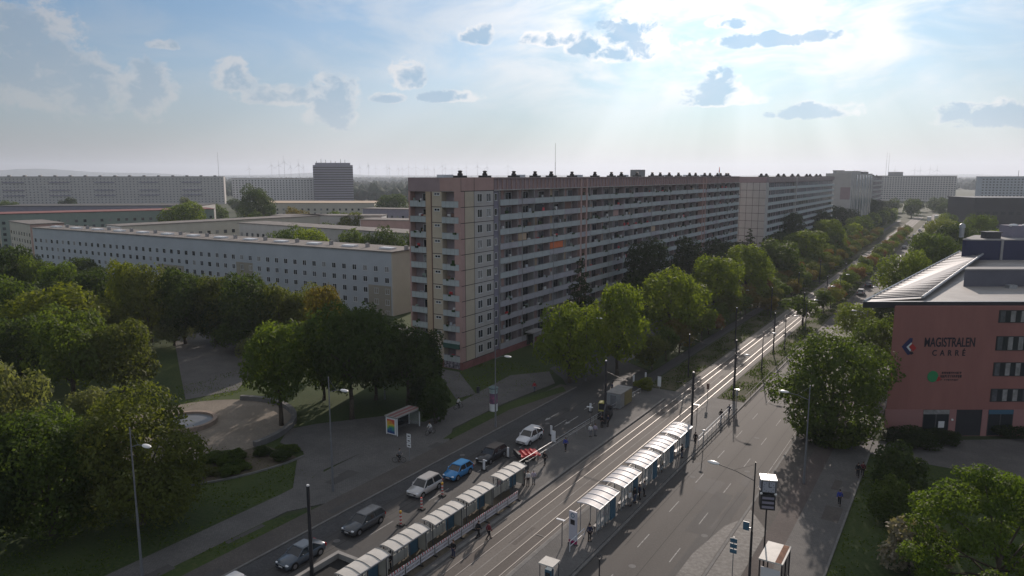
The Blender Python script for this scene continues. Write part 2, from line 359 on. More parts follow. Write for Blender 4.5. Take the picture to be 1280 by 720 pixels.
# distant low hills on the left horizon and beyond
hb = MB()
def hill(cx, cy, L_, W_, h, ang, seed):
    rnd=random.Random(seed); n=40; vs=[]; fs=[]
    ca,sa=math.cos(ang),math.sin(ang)
    for j in range(7):
        for i in range(n+1):
            u=i/n*2-1; v=j/6*2-1
            z=h*max(0,(1-u*u))*max(0,1-v*v)*(0.8+.3*math.sin(u*7+seed)+.15*math.sin(u*17+seed))
            vs.append((cx+ca*u*L_-sa*v*W_, cy+sa*u*L_+ca*v*W_, z-2))
    for j in range(6):
        for i in range(n): a=j*(n+1)+i; fs.append((a,a+1,a+n+2,a+n+1))
    hb.add(vs,fs)
hill(-9800,4300,3800,800,95,R(62),1.); hill(-8200,7800,4000,900,60,R(35),2.); hill(-5000,10500,4500,900,45,R(18),4.); hill(300,11500,5000,900,45,R(-2),3.)
tag(hb.build('hills', mat('far_wood',(.030,.045,.026),.95,.3,.004),smooth=True), kind='structure')

# ------------------------------------------------------------------ buildings
P_ = dict(
 grey=mat('panel_grey',(.36,.34,.32),.85,.10,.35), lightgrey=mat('panel_light',(.46,.435,.41),.85,.08,.35), beige=mat('panel_beige',(.50,.43,.33),.85,.08,.4),
 pink=mat('panel_pink',(.44,.29,.26),.85,.08,.4), mauve=mat('panel_mauve',(.32,.24,.245),.85,.10,.35), ochre=mat('panel_ochre',(.48,.36,.25),.85,.08,.4),
 brown=mat('strip_brown',(.16,.095,.075),.8,.1,1), joint=mat('panel_joint',(.06,.05,.05),.9), lilac=mat('panel_lilac',(.235,.22,.27),.85,.1,.4),
 plinth=mat('plinth_red',(.24,.105,.10),.9,.2,.6), parapet=mat('parapet_green_grey',(.42,.455,.455),.6,.09,.5), parapet2=mat('parapet_lilac_grey',(.40,.39,.42),.65,.09,.5),
 recess=mat('loggia_wall',(.31,.255,.26),.9,.12,.6), slab=mat('slab_grey',(.31,.30,.295),.9,.1,.6), roof=mat('bitumen_roof',(.085,.082,.08),.9,.3,.25),
 orange=mat('orange_cloth',(.62,.16,.06),.8,.08,2), fan=mat('fan_dark',(.05,.045,.045),.6,.2,2), blue=mat('render_blue',(.43,.455,.48),.9,.07,.15),
 cream=mat('render_cream',(.52,.48,.40),.9,.07,.2), tan=mat('render_tan',(.32,.29,.235),.9,.07,.2), white=mat('render_white',(.56,.55,.54),.9,.05,.2),
 roofgravel=mat('roof_gravel',(.20,.18,.165),.95,.25,.3), roofred=mat('roof_red',(.22,.085,.075),.9,.2,.2), darkblk=mat('dark_cladding',(.026,.027,.032),.55,.15,.3), green=mat('render_green',(.24,.29,.25),.9,.08,.2))
def window_mesh(name, w, h, pane, nmul=1, d=.06):
    """window centred on its origin, facing +x, frame and panes as one piece"""
    fr = MB(); t=.07
    fr.box(-.04,d,-w/2,w/2,-h/2,-h/2+t); fr.box(-.04,d,-w/2,w/2,h/2-t,h/2); fr.box(-.04,d,-w/2,-w/2+t,-h/2+t,h/2-t); fr.box(-.04,d,w/2-t,w/2,-h/2+t,h/2-t)
    for k in range(nmul):
        yc=-w/2+w*(k+1)/(nmul+1); fr.box(-.04,d-.004,yc-t/2,yc+t/2,-h/2+t,h/2-t)
    fr.box(-.04,d+.05,-w/2-.05,w/2+.05,-h/2-.05,-h/2,0)
    p = MB(); p.box(-.05,.012,-w/2+.02,w/2-.02,-h/2+.02,h/2-.02)
    return fr.mesh(name, M['frame_white']), p.mesh('pane', pane)
WM = {}
def get_win(w,h,pk,nm=1):
    k=(w,h,pk,nm)
    if k not in WM: WM[k]=window_mesh('window',w,h,{'d':M['glass'],'c':M['pane_curtain'],'m':M['pane_mid']}[pk],nm)
    return WM[k]
def add_windows(root, specs, cap=100, pane_sub=True, rnd=random):
    """specs: list of (x,y,z,rz,w,h,name). The cap nearest are parts of their own, the rest one part"""
    ox,oy=root.location.x,root.location.y; rr=root.rotation_euler.z
    def wd(s):
        X=ox+s[0]*math.cos(rr)-s[1]*math.sin(rr); Y=oy+s[0]*math.sin(rr)+s[1]*math.cos(rr)
        return X*X+Y*Y+(s[2]-CAM_H)**2
    specs=sorted(specs,key=wd); rest=MB()
    for i,s in enumerate(specs):
        pk=rnd.choices('dcm',(8,2,3))[0]
        if i<cap:
            fm,pmh=get_win(s[4],s[5],pk,1 if s[4]>1 else 0)
            o=link(s[6] if len(s)>6 else 'window',fm,root,(s[0],s[1],s[2])); o.rotation_euler=(0,0,s[3])
            if pane_sub: link('pane',pmh,o)
            else:
                q=link('pane',pmh,o)
        else:
            b=len(rest.v); w,h=s[4],s[5]
            rest.box(-.04,.03,-w/2,w/2,-h/2,h/2,0); nm=(3,2,1)['dcm'.index(pk)] if False else {'d':1,'c':2,'m':3}[pk]
            rest.box(-.03,.045,-w/2+.06,-.03,-h/2+.06,h/2-.06,nm); rest.box(-.03,.045,.03,w/2-.06,-h/2+.06,h/2-.06,nm)
            c_,s_=math.cos(s[3]),math.sin(s[3])
            for k in range(b,len(rest.v)):
                v=rest.v[k]; rest.v[k]=(s[0]+v[0]*c_-v[1]*s_, s[1]+v[0]*s_+v[1]*c_, s[2]+v[2])
    if rest.v:
        tag(rest.build('window',[M['frame_white'],M['glass'],M['pane_curtain'],M['pane_mid']],root),kind='stuff')

LEAFY=mat('pot_plants',(.03,.055,.015),.8,.4,3)
# --- the long eleven storey slab
def main_slab():
    X0,X1,Y0,Y1=-87.1,-75.2,102.4,283.5; ST=2.8; PL=1.4; TOP=PL+11*ST; H=34.55
    rx=lambda x:x-X1; ry=lambda y:y-Y0     # local frame: origin at the corner nearest the camera
    L=Y1-Y0; W=X1-X0
    root=thing('apartment_slab',(X1,Y0,0),'eleven storey panel apartment slab with long green grey balcony bands and striped gable','apartment building')
    mats=[P_['grey'],P_['beige'],P_['pink'],P_['mauve'],P_['ochre'],P_['brown'],P_['joint'],P_['lilac'],P_['plinth'],P_['recess'],P_['slab'],P_['lightgrey']]
    b=MB()
    # core
    b.box(-W+.01,-1.45,1.4,L,0,TOP,9)
    # plinth
    b.box(-W,0,0,10.4,0,PL,8); b.box(-1.5,-.02,10.4,L,0,PL-.1,8); b.box(-W,-1.5,1.3,L,0,PL,8)
    # flush corner bay on the long side: pink strip, beige panel, light grey panel with windows
    b.box(-1.5,0,0,1.1,PL,TOP,2); b.box(-1.5,0,1.1,4.0,PL,TOP,1); b.box(-1.5,0,4.0,10.4,PL,TOP,11)
    b.box(-1.5,-.35,10.4,12.6,PL,TOP,7)
    for k in range(0,12):
        z=PL+k*ST; b.box(-.2,.012,0,10.4,z-.06,z+.06,6)
    for y in (1.1,4.0,10.3): b.box(-.2,.015,y-.05,y+.05,PL,TOP,6)
    # gable: loggia, pillar, panels, loggia, corner pillar
    gx=[-W,-W+.35,-W+4.0,-W+5.2,-W+5.45,-4.25,-.55,0]
    b.box(gx[0],gx[1],0,1.4,PL,TOP,2); b.box(gx[2],gx[3],0,1.4,PL,TOP,4); b.box(gx[3],gx[4],-.03,1.4,PL,TOP,5); b.box(gx[4],gx[5],0,1.4,PL,TOP,1)
    for k in range(0,12):
        z=PL+k*ST
        b.box(gx[4],gx[5],-.012,.2,z-.06,z+.06,6)
        for a,c in ((gx[1],gx[2]),(gx[5],gx[6])): b.box(a,c,.02,1.4,z-.09,z+.09,10)
    # attic storey
    b.box(-W,-10e-3,0,10.4,TOP,H,3); b.box(-W,-4.6,-.05,10.4,TOP-.1,H+.02,3); b.box(-4.6,.02,-.03,4.0,TOP,H+.01,2); b.box(-1.2,.03,4.0,10.4,TOP,H+.01,2)
    b.box(-W,-.25,10.4,L,TOP,H-.12,3)
    b.box(-.3,.0,10.4,L,TOP-.05,TOP+.1,11); b.box(-.35,.05,10.4,L,H-.2,H-.02,3)
    y=12.0
    while y<L: b.box(-.3,-.08,y-.09,y+.09,TOP+.1,H-.2,2); y+=1.65
    for y in (0,4,10.4): b.box(-.2,.045,y-.04+.02,y+.06,TOP,H,6)
    b.box(-.2,.04,0,10.4,TOP-.05,TOP+.07,6)
    # loggia slabs and cross walls along the long side
    BY=12.6; bays=26; bw=(L-BY)/bays
    for k in range(11):
        z=PL+k*ST; b.box(-1.5,-.12,BY,L,z-.09,z+.09,10)
    for i in range(bays+1):
        y=BY+i*bw; b.box(-1.5,-.14,y-.08,y+.08,PL,TOP,9 if i%2 else 10)
    for y in (46.5,49.3,136,139): b.box(-1.5,.05,y-.35,y+.35,PL,H-.3,2)
    # coloured infill on loggia back walls
    rnd=random.Random(3)
    for k in range(11):
        for i in range(bays):
            y=BY+i*bw; z=PL+k*ST
            b.box(-1.44,-1.41,y+2.4,y+3.3,z+.1,z+2.7,rnd.choice((2,2,4,11,9)))
    b.build('wall',mats,root)
    # windows
    sp=[]
    for k in range(11):
        z=PL+k*ST+1.55
        sp+= [(0.0,5.7,z,0,1.5,1.5,'window'),(0.0,8.6,z,0,1.5,1.5,'window'),(-.35,11.5,z,0,.9,1.35,'window')]
        sp+= [(-W+3.0,1.4,z-.1,-math.pi/2,1.5,1.7,'window'),(-1.5,1.4,z-.1,-math.pi/2,1.5,1.8,'window'),(-5.3,0,z+.75,-math.pi/2,1.25,.5,'window')]
        for i in range(bays):
            y=BY+i*bw
            sp+= [(-1.41,y+1.25,z,0,1.9,1.5,'window'),(-1.41,y+4.9,z-.2,0,2.3,1.9,'window')]
    add_windows(root,sp,100,rnd=random.Random(5))
    # balconies
    cells=[]
    for k in range(11):
        z=PL+k*ST
        cells.append((gx[1],gx[2],z,'g')); cells.append((gx[5],gx[6],z,'g'))
        for i in range(bays): cells.append((BY+i*bw,BY+(i+1)*bw,z,'s'))
    cells.sort(key=lambda c:(0 if c[3]=='g' else 1, c[0]+abs(c[2]-20)*.2))
    rest=MB()
    for n,(a,c,z,kd) in enumerate(cells):
        mb=MB() if n<100 else rest
        lil = 0 if (kd=='g' or (int(a*3+z)%7 not in (2,) and not (a<42 and z<14))) else 1
        if kd=='g':
            mb.box(a+.02,c-.02,-.06,.04,z-.05,z+1.02,0); 
            for j in range(1,4): mb.box(a+(c-a)*j/4-.02,a+(c-a)*j/4+.02,-.075,-.05,z,z+1.0,2)
            mb.box(a,c,-.09,.06,z+1.02,z+1.08,2)
        else:
            mb.box(-.1,0,a+.03,c-.03,z-.12,z+1.0,lil); mb.box(-.13,.03,a+.02,c-.02,z+1.0,z+1.06,2)
            mb.box(-.1,.012,(a+c)/2-.03,(a+c)/2+.03,z-.1,z+.99,2)
        if n<100: mb.build('balcony',[P_['parapet'],P_['parapet2'],P_['slab']],root)
    tag(rest.build('balcony',[P_['parapet'],P_['parapet2'],P_['slab']],root),kind='stuff')
    # things people keep on their balconies
    goods=[P_['green'],P_['white'],P_['brown'],P_['ochre'],P_['blue'],LEAFY,M['red']]; gr_=random.Random(12); gm=MB()
    for n,(a,c,z,kd) in enumerate(cells):
        for _ in range(gr_.choice((0,1,1,2,3))):
            q=gr_.uniform(a+.5,max(a+.6,c-1.0)); ww=gr_.uniform(.25,1.1); hh=gr_.uniform(1.1,1.75); mi=gr_.choice((0,1,1,1,2,3,4,5,5,6))
            if kd=='g': gm.box(q,min(c-.1,q+ww),.25,.5,z+.1,z+hh,mi)
            else: gm.box(-.62,-.35,q,min(c-.2,q+ww),z+.1,z+hh,mi)
            if gr_.random()<.35:
                if kd=='g': gm.box(q,min(c-.1,q+ww),-.14,-.08,z+.8,z+1.16,5)
                else: gm.box(.03,.18,q,min(c-.2,q+ww),z+.82,z+1.18,5)
    tag(gm.build('balcony_goods',goods,root),kind='stuff')
    # drain pipes as thin verticals
    for y in (20.6,33.5,62,75,90,105,120,152,166):
        d=MB(); d.rod((.07,y,PL),(.07,y,H-.3),.05,n=6); d.build('drain_pipe',P_['slab'],root)
    # awnings and screens in front of some loggias
    aw=MB(); k=6; y=BY+bw*3
    aw.box(-.6,-.2,y+.4,y+bw-.3,PL+k*ST+1.15,PL+k*ST+2.5); o=aw.build('awning',P_['orange'],root); tag(o,'orange awning hung in one loggia')
    for (i,k,mm) in ((2,9,P_['darkblk']),(4,9,P_['brown']),(1,7,P_['ochre']),(5,4,P_['darkblk']),(8,8,P_['pink']),(12,6,P_['ochre'])):
        aw=MB(); y=BY+bw*i; aw.box(-.7,-.3,y+.6,y+3.6,PL+k*ST+1.1,PL+k*ST+2.45); aw.build('screen',mm,root)
    # entrances
    for y in (24,47,74,100,126,150):
        e=MB(); e.box(0,2.2,y-2.2,y+2.2,2.9,3.15,0); e.box(1.9,2.1,y-2.1,y-1.9,0,2.9,0); e.box(1.9,2.1,y+1.9,y+2.1,0,2.9,0); e.box(-.1,.02,y-1.5,y+1.5,.2,2.8,1)
        e.build('entrance',[P_['slab'],M['glass']],root)
    gp=MB(); gp.box(gx[5]+.05,gx[6]-.05,-.02,.1,.1,2.6); gpo=gp.build('graffiti_panel',mat('graffiti',(.03,.028,.04),.8,col2=(.34,.30,.34),scale=2.2,detail=1),root); tag(gpo,'dark graffiti sprayed ground floor panel under the gable loggias')
    cp=MB(); cp.box(gx[5]+.02,gx[6]-.02,-.25,.3,PL+ST*1-.35,PL+ST*1+.5); cp.build('shop_fascia',mat('fascia_green',(.05,.11,.09),.6,.1,2),root)
    # roof, parapet, fans, hatches
    rf=MB(); rf.box(-W+.3,-.4,.3,L-.3,H-.1,H+.03); ro=rf.build('roof',P_['roof'],root)
    ys=[4.2,13,22.5,32,38,49,60,71,76,88,98,106,112,122,131,139,147,155,162,168,173,178]
    for i,y in enumerate(ys):
        f=MB(); xx=-3.2-(i%2)*.6
        f.box(xx-.9,xx+.9,y-.9,y+.9,H,H+.4,0); f.lathe([(.5,.4),(.5,.75),(.34,.85),(.32,1.05),(.42,1.1),(.40,1.25),(.1,1.32)],12,0,(xx,y,H))
        f.build('roof_fan',[P_['fan'],P_['slab']],ro)
    for y in (1.6,27,54,82,93,116,134,152,170):
        f=MB(); f.box(-6.5,-5.0,y,y+3,H,H+.55); f.build('roof_hatch',M['white_metal'],ro)
    lm=MB(); lm.box(-7.5,-4.6,70+22,70+26,H,H+2.0); lm.build('lift_housing',P_['slab'],ro)
    return root
main_slab()

def far_slab(name,label,x0,x1,y0,y1,H,face_rows,wallm,parm,gable_m,attic=None,piers=(),roof_extra=(),gcols=3,cat='apartment building'):
    """a similar slab further off: banded long side facing +x, panelled gable facing -y"""
    W=x1-x0; L=y1-y0
    root=thing(name,(x1,y0,0),label,cat)
    b=MB(); b.box(-W+.02,-1.0,4.9,L,0,H-.03,0); b.box(-W,0,0,5.0,0,H-.02,1)
    n=face_rows; st=(H-(2.2 if attic else .6)-1.4)/n
    for k in range(n+1):
        z=1.4+k*st; b.box(-W,0.0,-.012,.2,z-.07,z+.07,2)
    for i in range(1,gcols): b.box(-W+W*i/gcols-.06,-W+W*i/gcols+.06,-.015,.2,1,H,2)
    if attic:
        b.box(-1.0,-.1,5.0,L,H-2.2,H-.1,3)
        y=6.
        while y<L: b.box(-.4,-.02,y-.1,y+.1,H-2.1,H-.2,1); y+=2.4
        b.box(-W-.02,.03,-.04,5.0,H-2.2,H+.01,3)
    b.build('wall',[wallm,gable_m,P_['joint'],P_['mauve']],root)
    for k in range(n):
        z=1.4+k*st
        p=MB(); p.box(-.9,0,5.0,L,z-.15,z+1.05); p.build('balcony_band',parm,root)
        w=MB(); y=6.0; r=random.Random(k)
        while y<L-2:
            ww=r.choice((1.3,1.8,2.2)); w.box(-1.02,-.97,y,y+ww,z+.9,z+st-.3); y+=ww+r.choice((.5,.9,1.6))
        tag(w.build('window',M['glass'],root),kind='stuff')
    for y in piers:
        p=MB(); p.box(-1,.12,y-.6,y+.6,0,H-.1); p.build('pier',gable_m,root)
    rf=MB(); rf.box(-W+.3,-.3,.3,L-.3,H,H+.08); ro=rf.build('roof',P_['roof'],root)
    y=8; i=0
    while y<L-4:
        f=MB(); xx=-4-(i%2); f.box(xx-.9,xx+.9,y-.9,y+.9,H+.08,H+.6); f.lathe([(.6,.6),(.55,1.1),(.3,1.4)],8,0,(xx,y,H)); f.build('roof_fan',P_['fan'],ro); y+=13+(i*5)%7; i+=1
    return root
far_slab('apartment_slab','eleven storey slab beyond the first one, blank panelled gable and banded balconies',-81.5,-69.0,299,470,34.3,10,P_['recess'],P_['parapet'],P_['lightgrey'],attic=True,piers=(60,),gcols=5)
# third: tower like block with dark vertical window strips
def strip_tower():
    x0,x1,y0,y1,H=-82,-66.5,520,640,36.2
    W=x1-x0; L=y1-y0
    root=thing('office_block',(x1,y0,0),'tall grey block with dark blue vertical window strips and antennas on its roof','office block')
    b=MB(); b.box(-W,0,0,L,0,H,0); b.box(-W+5,-.5,10,50,H,H+1.6,0); b.build('wall',P_['lightgrey'],root)
    for i,y in enumerate(np.linspace(30,112,6)):
        s=MB(); s.box(0,.12,y-2.2,y+2.2,3,H-1); s.build('window_strip',M['glass_blue'],root)
    for i,y in enumerate(np.linspace(8,116,16)):
        w=MB()
        w.box(-.02,.06,y-.9,y+.9,3,H-3)
        if min(abs(y-t) for t in np.linspace(30,112,6))>3.2: tag(w.build('window_column',M['glass'],root))
    j=MB(); j.box(-6,-.02,-.03,.1,H-17,H-9); j.build('recessed_balcony',P_['mauve'],root)
    for y in range(36,112,8):
        a=MB(); a.box(-3.5,-2,y,y+2,H,H+1.3); a.rod((-3,y+1,H),(-3,y+1,H+2.2),.12); a.build('roof_antenna',M['dark_grey'],root)
strip_tower()
def plain_block(name,label,x,y,rz,L,W,H,rows,cols,wallm,winm='glass',cat='apartment building',base=1.6,top=1.2,extras=None,roofm=None,win=(1.5,1.4),parts=True,band=None,roofline=None):
    """long block, local x along its face, face towards local -y, origin at the left foot of the face"""
    root=thing(name,(x,y,0),label,cat,rz=rz)
    b=MB(); b.box(0,L,0,W,0,H); b.build('wall',wallm,root)
    st=(H-base-top)/rows; w=MB()
    for k in range(rows):
        for i in range(cols):
            xc=L*(i+.5)/cols; z=base+k*st+st*.5
            w.box(xc-win[0]/2,xc+win[0]/2,-.04,.03,z-win[1]/2,z+win[1]/2)
    tag(w.build('window',M[winm] if isinstance(winm,str) else winm,root),kind='stuff')
    if band:
        for k,xa,xb,mm in band:
            p=MB(); z=base+k*st; p.box(xa,xb,-.9,-.02,z,z+st*.42); p.build('balcony_band',mm,root)
    rf=MB(); rf.box(-.3,L+.3,-.3,W+.3,H,H+.35); ro=rf.build('roof',roofm or P_['roof'],root)
    if roofline:
        for xa,xb,ya,yb,h in roofline:
            q=MB(); q.box(xa,xb,ya,yb,H+.35,H+h); q.build('roof_housing',P_['slab'],ro)
    return root
# wide block closing the view at the far end of the avenue, pale block to its right, brown balconied block
plain_block('apartment_slab','wide pale slab closing the far end of the avenue',-112,1130,R(6),96,14,34,11,30,P_['lightgrey'],win=(1.9,1.3),roofline=[(14,32,3,11,5.5)])
far_slab('apartment_slab','slab with brown balcony stripes seen beside the blue striped office block',-86,-72.5,700,790,34.0,8,P_['mauve'],P_['lightgrey'],P_['grey'],attic=False)
plain_block('apartment_slab','hazy blue grey slab above the flat black building on the right',9,890,R(20),110,14,33.4,11,34,P_['blue'],win=(1.6,1.2))
# dark flat building on the right
root=thing('flat_hall',(3.0,585,0),'flat black clad hall with thin white roof edge, right of the avenue','hall',rz=R(24))
b=MB(); b.box(0,80,0,40,0,19.4); b.build('wall',P_['darkblk'],root); b=MB(); b.box(-.8,81,-.8,41,19.4,19.9); ro=b.build('roof',P_['darkblk'],root); b=MB(); b.box(-.9,81.1,-.9,-.3,19.88,20.1); b.build('roof_edge',M['white_metal'],ro)
b=MB()
for i in range(16): b.box(2+i*5,5.2+i*5,-.05,.1,8.5,10.5); 
tag(b.build('window',M['glass'],root),kind='stuff')
# chimney tower behind
root=thing('concrete_tower',(-150,1050,0),'small square concrete tower rising behind the second slab','tower')
b=MB(); b.box(-6,6,-6,6,0,41); b.build('shaft',P_['slab'],root); b=MB(); b.box(-6.4,6.4,-6.4,6.4,40.2,41.4); b.build('parapet',P_['darkblk'],root)
# far left
a0=at(0,258); a1=at(257,256)
plain_block('apartment_slab','long grey eleven storey slab with rows of small windows at the far left',-960,380,math.atan2(170,168),262,13,33.2,10,66,P_['lightgrey'],winm='pane_mid',win=(1.3,1.1),
   band=[(k,22+j*48,44+j*48,P_['lilac']) for k in (8,5,3) for j in range(5)],roofline=[(10+i*16,13+i*16,4,8,1.8) for i in range(16)])
c0=at(276,253); 
plain_block('school_block','long white block with dark flat roof, left of the grey tower',-835,622,R(46),152,14,30.5,9,38,P_['white'],cat='office block',win=(1.6,1.5),roofm=P_['brown'])
tx,ty=at(394,252)
root=thing('office_tower',(tx,ty,0),'dark grey office tower with antennas standing above the low roofs','office tower',rz=R(50))
b=MB(); b.box(0,51,0,30,0,48.5); b.box(3,48,3,27,48.5,51.5); b.build('wall',P_['lilac'],root)
for k in range(14):
    b=MB(); b.box(-.08,51.08,-.08,30.08,3+k*3.2,4.4+k*3.2); b.build('window_band',P_['joint'],root)
for i in range(7):
    b=MB(); b.rod((4+i*6.4,6+(i*7)%15,51.5),(4+i*6.4,6+(i*7)%15,54+(i*3)%4),.35,.2,6); b.build('antenna',M['dark_grey'],root)

# --- five storey blue block in the middle left
def lowrise(label,x,y,rz,L,W,H,cols,wallm,gablem,rows=5,cap=0,accents=(),hatches=0,roofm=None,win=(1.35,1.4),skip=0):
    root=thing('apartment_block',(x,y,0),label,'apartment building',rz=rz)
    b=MB(); b.box(.02,L-.02,0,W,0,H,0); b.box(L-.3,L,-.01,W+.01,0,H-.01,1); b.box(0,.3,-.01,W+.01,0,H-.01,1)
    b.build('wall',[wallm,gablem],root)
    st=2.8; base=H-2.9-rows*st+1.4
    sp=[]; 
    for k in range(rows):
        for i in range(cols): sp.append((L*(i+.5)/cols,-.01,base+k*st+.0,-math.pi/2,win[0],win[1],'window'))
    for k in range(rows): sp.append((L+.01,W*.7,base+k*st,0,.8,1.0,'window'))
    if cap: add_windows(root,sp,cap,rnd=random.Random(int(L)))
    else:
        rest=MB(); rr=random.Random(int(L*7))
        for s in sp[:-rows]:
            rest.box(s[0]-s[4]/2,s[0]+s[4]/2,-.05,.02,s[2]-s[5]/2,s[2]+s[5]/2,rr.choice((0,0,1,2)))
        tag(rest.build('window',[M['glass'],M['pane_curtain'],M['pane_mid']],root),kind='stuff')
    for xa,xb,k0,k1,mm in accents:
        p=MB(); p.box(xa,xb,-.022,.1,base+k0*st-1.4,base+k1*st-1.4); p.build('panel_field',mm,root)
    rf=MB(); rf.box(-.35,L+.35,-.35,W+.35,H,H+.3,0); ro=rf.build('roof',roofm or P_['roofgravel'],root)
    for i in range(hatches):
        f=MB(); xx=L*(i+.6)/hatches; f.prism([(xx-2,3.5),(xx+2,3.5),(xx+2,5.6),(xx-2,5.6)],H+.3,H+.75); f.build('roof_light',M['white_metal'],ro)
        f=MB(); f.box(xx+5.0,xx+5.8,5,5.8,H+.3,H+1.4); f.build('vent_stack',P_['slab'],ro)
    return root
bx1,by1=at(490,316,16); bx0,by0=at(40,285,16)
ang=math.atan2(by1-by0,bx1-bx0); bl=math.hypot(bx1-bx0,by1-by0)
acc=[(bl-8,bl-.6,0,3,P_['tan']),(bl-58,bl-51,0,4,P_['tan']),(bl-95,bl-82,0,3,P_['tan'])]
lowrise('five storey pale blue block with beige gable and white roof lights behind the park trees',bx0,by0,ang,bl,11.8,16,47,P_['blue'],P_['cream'],cap=100,accents=acc,hatches=13)
lowrise('cream five storey block with its long side turned to the avenue, behind the blue block',-268,150,R(84),95,12,16,26,P_['cream'],P_['white'])
lowrise('pale five storey block half hidden by trees behind the blue roof lights',-247,186,R(-3),98,12,16,28,P_['lightgrey'],P_['cream'])
lowrise('low cream block with a wide flat ochre roof in front of the grey tower',-418,324,R(32),86,40,16,20,P_['cream'],P_['cream'],roofm=P_['ochre'])
lowrise('pinkish block with rows of small windows left of the slab gable, rear one',-294,305,R(12),70,12,16,20,P_['lilac'],P_['white'])
lowrise('pale pink block left of the slab gable, front one',-221,227.5,R(16),62,12,16,16,P_['pink'],P_['white'])
lowrise('long block with dull red roof at the far left',-402,165,R(66),100,22,16,26,P_['green'],P_['cream'],roofm=P_['roofred'])
lowrise('white block end with pink stripe at the left picture edge',-346,146,R(-10),30,12,15.5,8,P_['cream'],P_['pink'])
lowrise('long grey roofed block behind the red roof',-505,208,R(38),120,30,16,30,P_['lilac'],P_['lightgrey'],roofm=P_['roof'])
lowrise('cream block in front of the ochre roofed block',-278,228,R(31),52,12,16,14,P_['lightgrey'],P_['white'])
